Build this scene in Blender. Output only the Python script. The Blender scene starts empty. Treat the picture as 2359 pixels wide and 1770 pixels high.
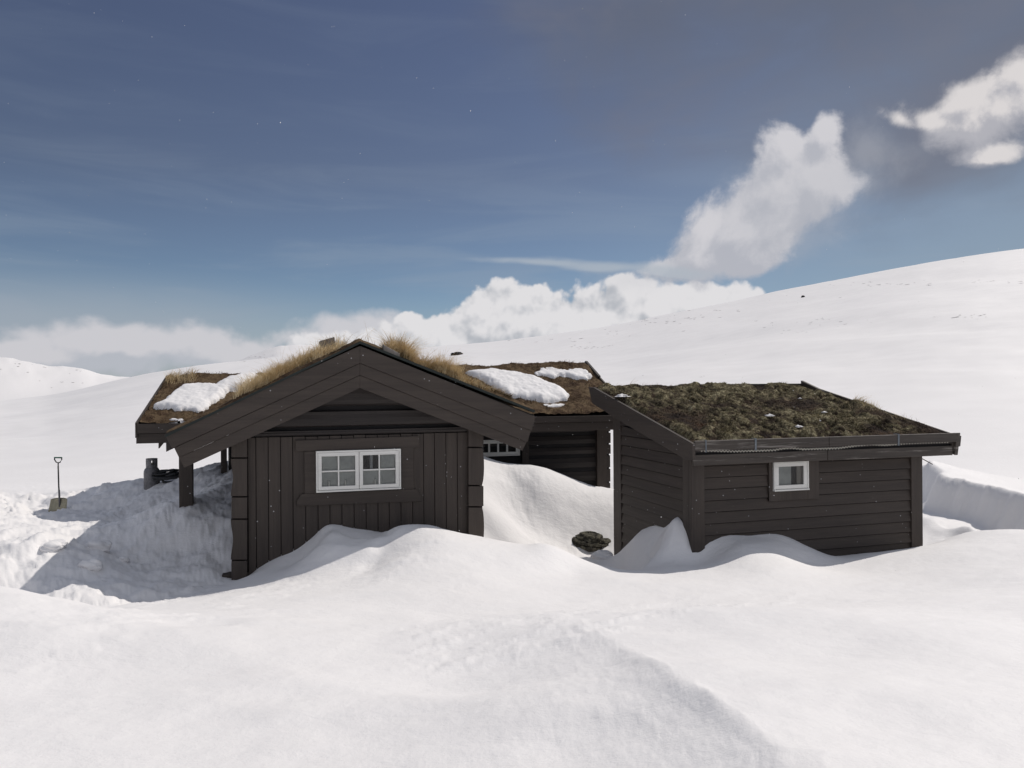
import bpy, math, random
import numpy as np
from mathutils import Matrix, Vector

# ------------------------------------------------------------------ camera, world, sun
F = 1840.0            # focal length in photograph pixels (2359 wide)
ROLL = 0.007
CX, CY = 1179.5, 885.0
SUN_AZ = math.radians(38)    # direction to the sun, measured from +x towards +y
SUN_EL = math.radians(47)
SUN_STRENGTH = 3.0
SKY_STRENGTH = 0.12
EXPOSURE = 0.0
SKY_TINT = [(0.0, (0.50, 0.55, 0.60)), (0.2, (0.44, 0.46, 0.50)), (0.42, (0.47, 0.41, 0.41)), (0.72, (0.47, 0.40, 0.41))]

sc = bpy.context.scene
COL = sc.collection
cam_d = bpy.data.cameras.new('camera')
cam_d.sensor_width = 36.0
cam_d.lens = F / 2359.0 * 36.0
cam_d.clip_start = 0.05
cam_d.clip_end = 20000
cam = bpy.data.objects.new('camera', cam_d)
COL.objects.link(cam)
cam.matrix_world = Matrix.Rotation(math.radians(90), 4, 'X') @ Matrix.Rotation(-math.atan(ROLL), 4, 'Z')
sc.camera = cam
sc.view_settings.view_transform = 'Standard'
sc.view_settings.look = 'None'
sc.view_settings.exposure = EXPOSURE
sc.view_settings.gamma = 1.0
sc.cycles.max_bounces = 8
sc.cycles.diffuse_bounces = 4

sun_d = bpy.data.lights.new('sun', 'SUN')
sun_d.energy = SUN_STRENGTH
sun_d.angle = math.radians(0.5)
sun_d.color = (1.0, 0.94, 0.87)
sun = bpy.data.objects.new('sun', sun_d)
COL.objects.link(sun)
SV = Vector((math.cos(SUN_EL) * math.cos(SUN_AZ), math.cos(SUN_EL) * math.sin(SUN_AZ), math.sin(SUN_EL)))
sun.rotation_euler = SV.to_track_quat('Z', 'Y').to_euler()


def pix_ang(u, v):
    du, dv = u - CX, v - CY
    a, b = du - ROLL * dv, dv + ROLL * du
    return math.atan2(a, F), math.atan2(-b, math.hypot(F, a))


class NT:
    """small helper for building node trees"""
    def __init__(s, tree):
        s.t = tree; s.n = tree.nodes; s.l = tree.links

    def node(s, typ, **kw):
        n = s.n.new(typ)
        for k, v in kw.items():
            setattr(n, k, v)
        return n

    def put(s, sock, v):
        if isinstance(v, bpy.types.NodeSocket):
            s.l.new(v, sock)
        elif v is not None:
            sock.default_value = v

    def math(s, op, a, b=None, c=None, clamp=False):
        n = s.node('ShaderNodeMath', operation=op, use_clamp=clamp)
        s.put(n.inputs[0], a)
        if b is not None: s.put(n.inputs[1], b)
        if c is not None: s.put(n.inputs[2], c)
        return n.outputs[0]

    def vmath(s, op, a, b=None, out=0):
        n = s.node('ShaderNodeVectorMath', operation=op)
        s.put(n.inputs[0], a)
        if b is not None: s.put(n.inputs[1], b)
        return n.outputs[out]

    def mapr(s, v, f0, f1, t0=0.0, t1=1.0, smooth=True):
        n = s.node('ShaderNodeMapRange', interpolation_type='SMOOTHSTEP' if smooth else 'LINEAR')
        s.put(n.inputs[0], v)
        for i, x in zip((1, 2, 3, 4), (f0, f1, t0, t1)): s.put(n.inputs[i], x)
        return n.outputs[0]

    def mix(s, fac, a, b, blend='MIX'):
        n = s.node('ShaderNodeMix', data_type='RGBA', blend_type=blend)
        s.put(n.inputs[0], fac); s.put(n.inputs[6], a); s.put(n.inputs[7], b)
        return n.outputs[2]

    def noise(s, vec, scale, detail=4, rough=0.5, dist=0.0, out=0, dim='3D'):
        n = s.node('ShaderNodeTexNoise', noise_dimensions=dim)
        s.put(n.inputs['Vector'], vec)
        n.inputs['Scale'].default_value = scale
        n.inputs['Detail'].default_value = detail
        n.inputs['Roughness'].default_value = rough
        n.inputs['Distortion'].default_value = dist
        return n.outputs[out]

    def mapping(s, vec, loc=(0, 0, 0), rot=(0, 0, 0), scale=(1, 1, 1), typ='POINT'):
        n = s.node('ShaderNodeMapping', vector_type=typ)
        s.put(n.inputs[0], vec)
        n.inputs[1].default_value = loc; n.inputs[2].default_value = rot; n.inputs[3].default_value = scale
        return n.outputs[0]

    def ramp(s, fac, stops):
        n = s.node('ShaderNodeValToRGB')
        s.put(n.inputs[0], fac)
        e = n.color_ramp.elements
        while len(e) < len(stops): e.new(0.5)
        for i, (p, c) in enumerate(stops):
            e[i].position = p; e[i].color = (*c, 1)
        return n.outputs[0]


def build_world():
    w = bpy.data.worlds.new('World')
    sc.world = w
    w.use_nodes = True
    w.node_tree.nodes.clear()
    N = NT(w.node_tree)
    out = N.node('ShaderNodeOutputWorld')
    sky = N.node('ShaderNodeTexSky', sky_type='NISHITA')
    sky.sun_disc = False
    sky.sun_elevation = SUN_EL
    sky.sun_rotation = math.pi / 2 - SUN_AZ
    sky.altitude = 1300
    sky.air_density = 1.0
    sky.dust_density = 0.7
    sky.ozone_density = 1.6
    tc = N.node('ShaderNodeTexCoord')
    d = tc.outputs['Generated']
    sep = N.node('ShaderNodeSeparateXYZ'); N.l.new(d, sep.inputs[0])
    az = N.math('ARCTAN2', sep.outputs[0], sep.outputs[1])
    hyp = N.math('SQRT', N.math('ADD', N.math('MULTIPLY', sep.outputs[0], sep.outputs[0]),
                                N.math('MULTIPLY', sep.outputs[1], sep.outputs[1])))
    el = N.math('ARCTAN2', sep.outputs[2], hyp)
    comb = N.node('ShaderNodeCombineXYZ')
    N.l.new(az, comb.inputs[0]); N.l.new(el, comb.inputs[1])
    P = comb.outputs[0]                                    # azimuth, elevation in radians

    skyc = N.vmath('SCALE', sky.outputs[0]); skyc.node.inputs[3].default_value = SKY_STRENGTH
    # tone of the clean sky: deep slate blue overhead, paler towards the horizon and the sunny side
    tint = N.ramp(N.mapr(el, 0.0, 0.6, smooth=False), SKY_TINT)
    skyc = N.mix(1.0, skyc, tint, 'MULTIPLY')
    right = N.mapr(az, -0.05, 0.70)
    lowm = N.mapr(el, 0.02, 0.42, 1.0, 0.35)
    skyc = N.mix(N.math('MULTIPLY', N.math('MULTIPLY', right, lowm), 0.75), skyc, (0.27, 0.33, 0.38, 1))

    def noise2(vec, scale, detail, rough, typ='FBM', dist=0.0):
        n = N.node('ShaderNodeTexNoise', noise_dimensions='2D', noise_type=typ)
        N.put(n.inputs['Vector'], vec)
        n.inputs['Scale'].default_value = scale; n.inputs['Detail'].default_value = detail
        n.inputs['Roughness'].default_value = rough; n.inputs['Distortion'].default_value = dist
        return n

    def blobs(P, lst, k=0.25):
        cur = None
        for (u, v, ru, rv, rot) in lst:
            a, e = pix_ang(u, v)
            m = N.mapping(P, (a, e, 0), (0, 0, math.radians(rot)), (ru / F, rv / F, 1), 'TEXTURE')
            L = N.math('SUBTRACT', 1.0, N.vmath('LENGTH', m, out=1))
            cur = L if cur is None else N.math('SMOOTH_MAX', cur, L, k)
        return cur

    # thin high streaks
    streak = noise2(N.mapping(P, rot=(0, 0, math.radians(6)), scale=(2.0, 14.0, 1)), 1.6, 5, 0.55, dist=0.4).outputs[0]
    sm = N.math('MULTIPLY', N.mapr(streak, 0.42, 0.72), N.mapr(el, 0.0, 0.33, 0.42, 0.06))
    col = N.mix(sm, skyc, (0.30, 0.36, 0.44, 1))
    lb = blobs(P, [(60, 790, 1000, 190, 0)])
    col = N.mix(N.math('MULTIPLY', N.mapr(lb, 0.0, 0.9), 0.75), col, (0.36, 0.40, 0.46, 1))

    # grey-violet veil, upper right
    vb = blobs(P, [(1950, -20, 1000, 320, -6), (1500, 30, 520, 290, 10), (2450, 90, 600, 280, 20)], 0.4)
    vn = noise2(N.mapping(P, rot=(0, 0, -.3), scale=(1.0, 1.8, 1)), 4.2, 6, 0.52, dist=0.25).outputs[0]
    vd = N.mapr(N.math('ADD', vb, N.math('MULTIPLY', N.math('SUBTRACT', vn, 0.5), 1.4)), -0.1, 0.95)
    vcol = N.mix(N.mapr(vn, 0.35, 0.7), (0.122, 0.138, 0.185, 1), (0.165, 0.172, 0.215, 1))
    col = N.mix(N.math('MULTIPLY', vd, 0.80), col, vcol)

    def layer(col, lst, scale, amp, lo, hi, rough, light, dark, shx, shy, det=7, stretch=1.0, op=1.0, warp=0.012, s0=-.1, s1=.16, bil=0.5, k=0.25, dshade=0.0):
        wn = noise2(P, scale * 0.6, 2, 0.5).outputs[1]
        wv = N.vmath('SCALE', N.vmath('SUBTRACT', wn, (0.5, 0.5, 0.5)))
        wv.node.inputs[3].default_value = warp * 2
        Pw = N.vmath('ADD', P, wv)

        def dens(Q):
            b = blobs(Q, lst, k)
            n = noise2(N.mapping(Q, scale=(1, stretch, 1)), scale, det, rough).outputs[0]
            nn = N.math('MULTIPLY', N.math('SUBTRACT', n, 0.5), 2.0)
            if bil:
                vo = N.node('ShaderNodeTexVoronoi', feature='SMOOTH_F1', voronoi_dimensions='2D', normalize=True)
                N.put(vo.inputs['Vector'], Q); vo.inputs['Scale'].default_value = scale * 1.5
                vo.inputs['Detail'].default_value = 3; vo.inputs['Roughness'].default_value = 0.55; vo.inputs['Smoothness'].default_value = 0.35
                nn = N.math('ADD', nn, N.math('MULTIPLY', N.math('SUBTRACT', 0.32, vo.outputs['Distance']), bil))
            return N.math('ADD', b, N.math('MULTIPLY', nn, amp)), b
        d0, b0 = dens(Pw)
        d1, b1 = dens(N.vmath('ADD', Pw, (shx, shy, 0)))
        al = N.mapr(d0, lo, hi)
        sh = N.mapr(N.math('SUBTRACT', d0, d1), s0, s1)
        c = N.mix(sh, dark, light)
        return N.mix(N.math('MULTIPLY', al, op), col, c)

    # low soft bank on the left and middle horizon
    col = layer(col, [(300, 805, 240, 72, 0), (620, 826, 420, 48, 0), (90, 828, 200, 36, 0), (770, 778, 170, 58, 0),
                      (900, 795, 300, 70, 0)],
                10, 0.62, 0.05, 0.55, 0.55, (0.62, 0.61, 0.64, 1), (0.47, 0.49, 0.54, 1), 0.006, 0.018, op=0.90, s0=-.22, s1=.30, bil=1.6, warp=0.012, stretch=1.5)
    # cumulus heads behind the hill
    col = layer(col, [(1120, 765, 135, 120, 0), (1215, 752, 160, 122, 0), (1310, 765, 150, 108, 0), (1440, 745, 130, 115, 0),
                      (1510, 740, 90, 85, 0), (1390, 750, 150, 100, 0), (1080, 800, 280, 90, 0), 
                      (920, 815, 270, 75, 0), (1620, 715, 150, 60, 0), (1690, 712, 90, 45, 0), (1250, 800, 420, 100, 0)],
                13, 0.34, 0.10, 0.24, 0.55, (0.74, 0.73, 0.745, 1), (0.45, 0.47, 0.51, 1), 0.006, 0.012, warp=0.006, s0=-.14, s1=.20, bil=2.6, k=.12)
    # soft torn cloud rising to the right
    col = layer(col, [(1640, 590, 200, 75, 8), (1720, 540, 170, 95, 20), (1790, 450, 165, 120, 40), (1800, 370, 110, 85, 50), (1905, 320, 105, 60, 50),
                      (1530, 600, 110, 45, 8), (1880, 430, 110, 90, 20)],
                8.0, 0.85, 0.10, 0.52, 0.62, (0.64, 0.63, 0.66, 1), (0.46, 0.47, 0.52, 1), 0.015, 0.02, warp=0.03, op=0.97, s0=-.25, s1=.35, bil=0.7, det=9)
    col = layer(col, [(1850, 480, 260, 160, 30), (1500, 610, 180, 60, 5), (1990, 370, 110, 90, 60)],
                7.0, 1.0, 0.15, 1.1, 0.62, (0.48, 0.49, 0.53, 1), (0.40, 0.42, 0.47, 1), 0.015, 0.02, warp=0.03, op=0.34, s0=-.25, s1=.35, bil=0, det=8)
    # cloud in the upper right corner
    col = layer(col, [(2330, 250, 160, 70, 10), (2400, 180, 110, 90, 40), (2185, 285, 110, 32, -25), (2100, 275, 50, 20, -25),
                      (2305, 368, 75, 32, -5), (2260, 240, 110, 60, 30)],
                9.0, 1.15, 0.06, 0.85, 0.62, (0.70, 0.67, 0.67, 1), (0.44, 0.44, 0.48, 1), 0.015, 0.02, warp=0.022, s0=-.25, s1=.35, bil=0.6, det=9)
    # thin lens-shaped streak
    col = layer(col, [(1250, 605, 190, 11, -3), (1400, 615, 210, 17, -5), (1540, 629, 140, 20, -7)],
                12, 0.5, 0.0, 0.9, 0.5, (0.42, 0.47, 0.53, 1), (0.38, 0.42, 0.48, 1), 0.01, 0.01, stretch=3.0, op=0.75, warp=0.006, bil=0)
    # the clouds stand only in this quarter of the sky; overhead and behind, an unseen bright layer is added to fill shadows
    inside = N.math('MULTIPLY', N.math('MULTIPLY', N.math('GREATER_THAN', az, -0.75), N.math('LESS_THAN', az, 0.80)),
                    N.math('MULTIPLY', N.math('GREATER_THAN', el, -0.06), N.math('LESS_THAN', el, 0.60)))
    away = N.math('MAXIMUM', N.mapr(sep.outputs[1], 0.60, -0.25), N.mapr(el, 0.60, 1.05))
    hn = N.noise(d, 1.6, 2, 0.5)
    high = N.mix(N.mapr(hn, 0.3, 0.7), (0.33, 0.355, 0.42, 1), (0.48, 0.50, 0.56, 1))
    fillsky = N.mix(N.math('MULTIPLY', away, 0.8), skyc, high)
    b1 = N.node('ShaderNodeBackground'); N.put(b1.inputs[0], fillsky)
    b2 = N.node('ShaderNodeBackground'); N.put(b2.inputs[0], col)
    mx = N.node('ShaderNodeMixShader')
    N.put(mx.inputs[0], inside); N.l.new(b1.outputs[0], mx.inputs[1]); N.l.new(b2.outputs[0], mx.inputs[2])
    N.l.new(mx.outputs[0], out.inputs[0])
    w.cycles.sampling_method = 'MANUAL'
    w.cycles.sample_map_resolution = 256


build_world()

# ------------------------------------------------------------------ helpers
rng = np.random.default_rng(7)
random.seed(5)


def un(u, v, Y):
    du, dv = u - CX, v - CY
    return np.array([(du - ROLL * dv) / F * Y, Y, -(dv + ROLL * du) / F * Y])


def ray(u, v):
    return un(u, v, 1.0)


class Frame:
    """a building's own axes: t along the front, q to the back, z up (z = 0 at eye height)"""
    def __init__(s, u, Y, deg, zbase):
        p = un(u, CY, Y)
        s.O = np.array([p[0], p[1], 0.0]); s.a = math.radians(deg); s.zb = zbase
        s.d = np.array([math.cos(s.a), math.sin(s.a), 0.0]); s.nb = np.array([-math.sin(s.a), math.cos(s.a), 0.0])

    def loc(s, p):
        r = np.asarray(p) - s.O
        return np.array([r @ s.d, r @ s.nb, r[2]])

    def world(s, t, q, z):
        return s.O + t * s.d + q * s.nb + np.array([0, 0, z])

    def front(s, u, v, q=0.0):          # local (t, z) where the pixel's ray meets the plane at q
        r = ray(u, v); P0 = s.O + q * s.nb
        k = (P0 @ s.nb) / (r @ s.nb)
        l = s.loc(r * k)
        return l[0], l[2]

    def side(s, u, v, t=0.0):           # local (q, z) on the plane at t
        r = ray(u, v); P0 = s.O + t * s.d
        k = (P0 @ s.d) / (r @ s.d)
        l = s.loc(r * k)
        return l[1], l[2]


def fbm(x, y, scale=1.0, octv=4, seed=0, rough=0.5):
    x = np.asarray(x, float) * scale; y = np.asarray(y, float) * scale
    r = np.random.default_rng(seed)
    tot = 0.0; amp = 1.0; norm = 0.0
    for o in range(octv):
        g = r.random((256, 256)) * 2 - 1
        xo, yo = x + r.random() * 100 + 500, y + r.random() * 100 + 500
        xi = np.floor(xo).astype(int); yi = np.floor(yo).astype(int)
        fx = xo - xi; fy = yo - yi
        fx = fx * fx * fx * (fx * (fx * 6 - 15) + 10); fy = fy * fy * fy * (fy * (fy * 6 - 15) + 10)
        a = g[xi % 256, yi % 256]; b = g[(xi + 1) % 256, yi % 256]
        c = g[xi % 256, (yi + 1) % 256]; d = g[(xi + 1) % 256, (yi + 1) % 256]
        tot = tot + amp * ((a * (1 - fx) + b * fx) * (1 - fy) + (c * (1 - fx) + d * fx) * fy)
        norm += amp; amp *= rough; x = x * 2.03; y = y * 2.03
    return tot / norm


def sst(a, b, x):
    t = np.clip((np.asarray(x, float) - a) / (b - a), 0, 1)
    return t * t * (3 - 2 * t)


def tag(o, label=None, cat=None, group=None, kind=None):
    if label: o['label'] = label
    if cat: o['category'] = cat
    if group: o['group'] = group
    if kind: o['kind'] = kind
    return o


def empty(name, loc, rz=0.0):
    o = bpy.data.objects.new(name, None)
    COL.objects.link(o); o.location = loc; o.rotation_euler = (0, 0, rz)
    o.empty_display_size = 0.2
    return o


def link_mesh(name, verts, faces, mat, parent=None, smooth=False):
    me = bpy.data.meshes.new(name)
    if isinstance(faces, np.ndarray):
        verts = np.asarray(verts, np.float32)
        k = faces.shape[1]
        me.vertices.add(len(verts)); me.vertices.foreach_set('co', verts.ravel())
        me.loops.add(faces.size); me.loops.foreach_set('vertex_index', faces.astype(np.int32).ravel())
        me.polygons.add(len(faces))
        me.polygons.foreach_set('loop_start', np.arange(0, faces.size, k, dtype=np.int32))
        me.update(calc_edges=True); me.validate()
    else:
        me.from_pydata([tuple(map(float, v)) for v in verts], [], faces)
    if smooth:
        me.polygons.foreach_set('use_smooth', np.ones(len(me.polygons), bool))
    me.materials.append(mat)
    me.update()
    o = bpy.data.objects.new(name, me)
    COL.objects.link(o)
    if parent is not None: o.parent = parent
    return o


class MB:
    def __init__(s, zb=0.0):
        s.v = []; s.f = []; s.zb = zb

    def add(s, vs, fs):
        n = len(s.v)
        s.v += [(float(a), float(b), float(c) - s.zb) for a, b, c in vs]
        s.f += [tuple(i + n for i in f) for f in fs]

    def box(s, t0, t1, q0, q1, z0, z1):
        vs = [(t0, q0, z0), (t1, q0, z0), (t1, q1, z0), (t0, q1, z0), (t0, q0, z1), (t1, q0, z1), (t1, q1, z1), (t0, q1, z1)]
        s.add(vs, [(0, 3, 2, 1), (4, 5, 6, 7), (0, 1, 5, 4), (1, 2, 6, 5), (2, 3, 7, 6), (3, 0, 4, 7)])

    def prism(s, poly, ext):
        """poly: list of 3D points; ext: extrusion vector"""
        P = [np.array(p, float) for p in poly]; E = np.array(ext, float)
        n = len(P)
        nrm = sum((np.cross(P[i] - P[0], P[(i + 1) % n] - P[0]) for i in range(n)), np.zeros(3))
        if nrm @ E > 0: P = P[::-1]
        vs = P + [p + E for p in P]
        fs = [tuple(range(n)), tuple(range(2 * n - 1, n - 1, -1))]
        fs += [((i + 1) % n, i, n + i, n + (i + 1) % n) for i in range(n)]
        s.add(vs, fs)

    def frontpoly(s, fr, px, q, thick):
        """polygon traced on the front plane at depth q, with thickness towards the back"""
        P = []
        for u, v in px:
            t, z = fr.front(u, v, q); P.append((t, q, z))
        s.prism(P, (0, thick, 0))

    def sidepoly(s, fr, px, t, thick):
        P = []
        for u, v in px:
            q, z = fr.side(u, v, t); P.append((t, q, z))
        s.prism(P, (thick, 0, 0))

    def tube(s, pts, rad, n=8, cap=True):
        pts = [np.array(p, float) for p in pts]
        if not hasattr(rad, '__len__'): rad = [rad] * len(pts)
        vs = []
        for i, p in enumerate(pts):
            a = pts[min(i + 1, len(pts) - 1)] - pts[max(i - 1, 0)]
            a = a / (np.linalg.norm(a) + 1e-9)
            h = np.array([0, 0, 1.0]) if abs(a[2]) < 0.9 else np.array([1.0, 0, 0])
            x = np.cross(h, a); x /= np.linalg.norm(x); y = np.cross(a, x)
            for k in range(n):
                an = 2 * math.pi * k / n
                vs.append(p + rad[i] * (math.cos(an) * x + math.sin(an) * y))
        fs = []
        for i in range(len(pts) - 1):
            for k in range(n):
                fs.append((i * n + k, i * n + (k + 1) % n, (i + 1) * n + (k + 1) % n, (i + 1) * n + k))
        if cap:
            fs.append(tuple(range(n))[::-1]); m = (len(pts) - 1) * n
            fs.append(tuple(m + k for k in range(n)))
        s.add(vs, fs)

    def lathe(s, c, prof, n=24):
        vs = []; fs = []
        for r, z in prof:
            for k in range(n):
                an = 2 * math.pi * k / n
                vs.append((c[0] + r * math.cos(an), c[1] + r * math.sin(an), c[2] + z))
        for i in range(len(prof) - 1):
            for k in range(n):
                fs.append((i * n + k, i * n + (k + 1) % n, (i + 1) * n + (k + 1) % n, (i + 1) * n + k))
        fs.append(tuple(range(n))[::-1]); m = (len(prof) - 1) * n
        fs.append(tuple(m + k for k in range(n)))
        s.add(vs, fs)

    def build(s, name, mat, parent=None, smooth=False, bevel=0.0):
        o = link_mesh(name, s.v, s.f, mat, parent, smooth)
        if bevel:
            m = o.modifiers.new('bevel', 'BEVEL'); m.width = bevel; m.segments = 2; m.limit_method = 'ANGLE'
        return o


# ------------------------------------------------------------------ materials
def newmat(name):
    m = bpy.data.materials.new(name); m.use_nodes = True
    m.node_tree.nodes.clear()
    N = NT(m.node_tree)
    out = N.node('ShaderNodeOutputMaterial')
    b = N.node('ShaderNodeBsdfPrincipled')
    N.l.new(b.outputs[0], out.inputs[0])
    tc = N.node('ShaderNodeTexCoord')
    return m, N, b, tc.outputs['Object']


def bump(N, b, h, strength, dist):
    n = N.node('ShaderNodeBump'); n.inputs['Strength'].default_value = strength
    n.inputs['Distance'].default_value = dist
    N.l.new(h, n.inputs['Height']); N.l.new(n.outputs[0], b.inputs['Normal'])


def snow_mat(name='snow', col=(0.845, 0.828, 0.822), fine=1.0):
    m, N, b, P = newmat(name)
    n1 = N.noise(P, 0.35, 4, 0.5)
    c = N.mix(N.mapr(n1, 0.35, 0.65), (*[x * 0.965 for x in col], 1), (*col, 1))
    N.put(b.inputs['Base Color'], c)
    b.inputs['Roughness'].default_value = 0.62
    b.inputs['Specular IOR Level'].default_value = 0.25
    g = N.noise(P, 9, 5, 0.6)
    w = N.noise(N.mapping(P, rot=(0, 0, math.radians(28)), scale=(1.2, 3.4, 2)), 2.0, 6, 0.65, 1.2)
    f = N.noise(P, 70, 3, 0.6)
    h = N.math('ADD', N.math('ADD', N.math('MULTIPLY', g, 0.6), N.math('MULTIPLY', w, 0.55)), N.math('MULTIPLY', f, 0.10))
    bump(N, b, h, 0.60 * fine, 0.024)
    return m


def wood_mat(name, dark, light, axis='z', wear=0.0, wearcol=(0.24, 0.22, 0.20), rough=0.62, specks=False):
    m, N, b, P = newmat(name)
    sc_ = {'z': (22, 22, 1.2), 'x': (1.2, 22, 22), 'y': (22, 1.2, 22)}[axis]
    g = N.noise(N.mapping(P, scale=sc_), 1.6, 5, 0.6, 0.6)
    big = N.noise(N.mapping(P, scale={'z': (5, 5, .35), 'x': (.35, 5, 5), 'y': (5, .35, 5)}[axis]), 1.3, 3, 0.6)
    fac = N.math('ADD', N.math('MULTIPLY', N.mapr(g, 0.3, 0.7), 0.45), N.math('MULTIPLY', N.mapr(big, 0.32, 0.68), 0.55))
    c = N.mix(fac, (*dark, 1), (*light, 1))
    if wear > 0:
        wn = N.noise(N.mapping(P, scale=tuple(0.5 * k for k in sc_)), 1.3, 6, 0.65)
        c = N.mix(N.mapr(wn, 0.68 - wear * 0.25, 0.78 - wear * 0.2), c, (*wearcol, 1))
    if specks:                      # snow grains stuck to the paint
        vo = N.node('ShaderNodeTexVoronoi', feature='F1'); N.put(vo.inputs['Vector'], P); vo.inputs['Scale'].default_value = 9.0
        gate = N.mapr(N.noise(P, 2.3, 2, 0.5), 0.42, 0.62)
        c = N.mix(N.math('MULTIPLY', N.mapr(vo.outputs['Distance'], 0.085, 0.045), gate), c, (0.55, 0.55, 0.56, 1))
    N.put(b.inputs['Base Color'], c)
    b.inputs['Roughness'].default_value = rough
    b.inputs['Specular IOR Level'].default_value = 0.35
    bump(N, b, g, 0.35, 0.006)
    return m


def plain(name, col, rough=0.6, metal=0.0, spec=0.4, var=0.12, scale=8):
    m, N, b, P = newmat(name)
    n = N.noise(P, scale, 4, 0.6)
    c = N.mix(N.mapr(n, 0.3, 0.7), (*[x * (1 - var) for x in col], 1), (*[min(1, x * (1 + var)) for x in col], 1))
    N.put(b.inputs['Base Color'], c)
    b.inputs['Roughness'].default_value = rough; b.inputs['Metallic'].default_value = metal
    b.inputs['Specular IOR Level'].default_value = spec
    return m


def turf_mat(name, stops, s1, s2, bdist=0.03):
    m, N, b, P = newmat(name)
    a = N.noise(P, s1, 6, 0.65, 0.5); c = N.noise(P, s2, 5, 0.7, 0.2)
    f = N.math('ADD', N.math('MULTIPLY', a, 0.6), N.math('MULTIPLY', c, 0.4))
    N.put(b.inputs['Base Color'], N.ramp(f, stops))
    b.inputs['Roughness'].default_value = 0.95
    b.inputs['Specular IOR Level'].default_value = 0.1
    bump(N, b, c, 0.8, bdist)
    return m


BR_D, BR_L = (0.042, 0.033, 0.028), (0.067, 0.053, 0.044)
M = {
    'snow': snow_mat(),
    'wood_v': wood_mat('brown_stained_boards', BR_D, BR_L, 'z', specks=True),
    'wood_h': wood_mat('brown_stained_planks', BR_D, BR_L, 'x', specks=True),
    'wood_q': wood_mat('brown_stained_side_planks', BR_D, BR_L, 'y', specks=True),
    'wood_log': wood_mat('dark_tarred_logs', (0.022, 0.018, 0.017), (0.045, 0.037, 0.034), 'x'),
    'wood_worn': wood_mat('weathered_brown_wood', (0.036, 0.030, 0.026), (0.080, 0.067, 0.057), 'x', wear=0.52),
    'wood_grey': wood_mat('grey_bare_wood', (0.16, 0.14, 0.12), (0.30, 0.27, 0.24), 'z'),
    'dark': plain('black_recess', (0.012, 0.011, 0.012), 0.8),
    'felt': plain('roof_felt', (0.018, 0.024, 0.022), 0.75),
    'white': wood_mat('white_window_paint', (0.72, 0.71, 0.67), (0.83, 0.82, 0.78), 'x', rough=0.45),
    'curtain': plain('grey_blind', (0.40, 0.41, 0.395), 0.9),
    'cloth': plain('pale_cloth', (0.35, 0.36, 0.37), 0.9),
    'room': plain('dark_room', (0.01, 0.01, 0.01), 0.9),
    'rock': turf_mat('lichen_rock', [(0.36, (0.016, 0.015, 0.013)), (0.48, (0.060, 0.055, 0.045)), (0.57, (0.15, 0.14, 0.105)), (0.66, (0.05, 0.047, 0.036))], 9, 38, 0.02),
    'heath': turf_mat('heath_turf', [(0.34, (0.028, 0.017, 0.012)), (0.46, (0.070, 0.044, 0.027)), (0.56, (0.15, 0.105, 0.062)), (0.68, (0.055, 0.042, 0.025))], 3.0, 26),
    'moss': turf_mat('moss_turf', [(0.38, (0.014, 0.010, 0.009)), (0.47, (0.038, 0.026, 0.018)), (0.53, (0.075, 0.058, 0.034)), (0.58, (0.17, 0.15, 0.085)), (0.64, (0.060, 0.040, 0.026))], 3.4, 20),
    'metal': plain('galvanised_bracket', (0.15, 0.17, 0.19), 0.5, 0.3),
    'plastic': plain('corrugated_pale_plastic', (0.48, 0.46, 0.40), 0.5),
    'steel': plain('painted_gas_steel', (0.16, 0.155, 0.16), 0.45, 0.2, scale=25, var=0.25),
    'rubber': plain('black_rubber', (0.012, 0.012, 0.014), 0.5),
    'alu': plain('scratched_aluminium', (0.36, 0.33, 0.24), 0.45, 0.5, scale=20),
    'green': plain('green_grip', (0.02, 0.10, 0.06), 0.5),
    'candle': plain('candle_glass', (0.55, 0.55, 0.52), 0.3),
}


def glass_mat():
    m = bpy.data.materials.new('window_glass'); m.use_nodes = True
    m.node_tree.nodes.clear(); N = NT(m.node_tree)
    out = N.node('ShaderNodeOutputMaterial')
    gl = N.node('ShaderNodeBsdfGlossy'); gl.inputs['Roughness'].default_value = 0.03
    tr = N.node('ShaderNodeBsdfTransparent'); tr.inputs[0].default_value = (0.88, 0.9, 0.9, 1)
    fr = N.node('ShaderNodeFresnel'); fr.inputs[0].default_value = 1.5
    mx = N.node('ShaderNodeMixShader')
    N.put(mx.inputs[0], N.math('ADD', N.math('MULTIPLY', fr.outputs[0], 1.0), 0.0))
    N.l.new(tr.outputs[0], mx.inputs[1]); N.l.new(gl.outputs[0], mx.inputs[2]); N.l.new(mx.outputs[0], out.inputs[0])
    return m


M['glass'] = glass_mat()


def grass_mat():
    m, N, b, P = newmat('dry_straw_grass')
    n = N.noise(P, 5, 4, 0.6)
    N.put(b.inputs['Base Color'], N.ramp(n, [(0.3, (0.38, 0.27, 0.13)), (0.5, (0.66, 0.51, 0.29)), (0.7, (0.82, 0.69, 0.45))]))
    b.inputs['Roughness'].default_value = 0.7
    return m


M['grass'] = grass_mat()

# ------------------------------------------------------------------ frames of the two buildings
CB = Frame(536, 10.3, 17.0, -2.7)      # cabin: origin = left front corner of the gabled front room
SH = Frame(1594, 11.0, 17.0, -2.7)     # shed: origin = its left front corner

# ------------------------------------------------------------------ terrain
def wallpt(fr, u, v, q):
    t, z = fr.front(u, v, q); return fr.world(t, q, z)


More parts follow.
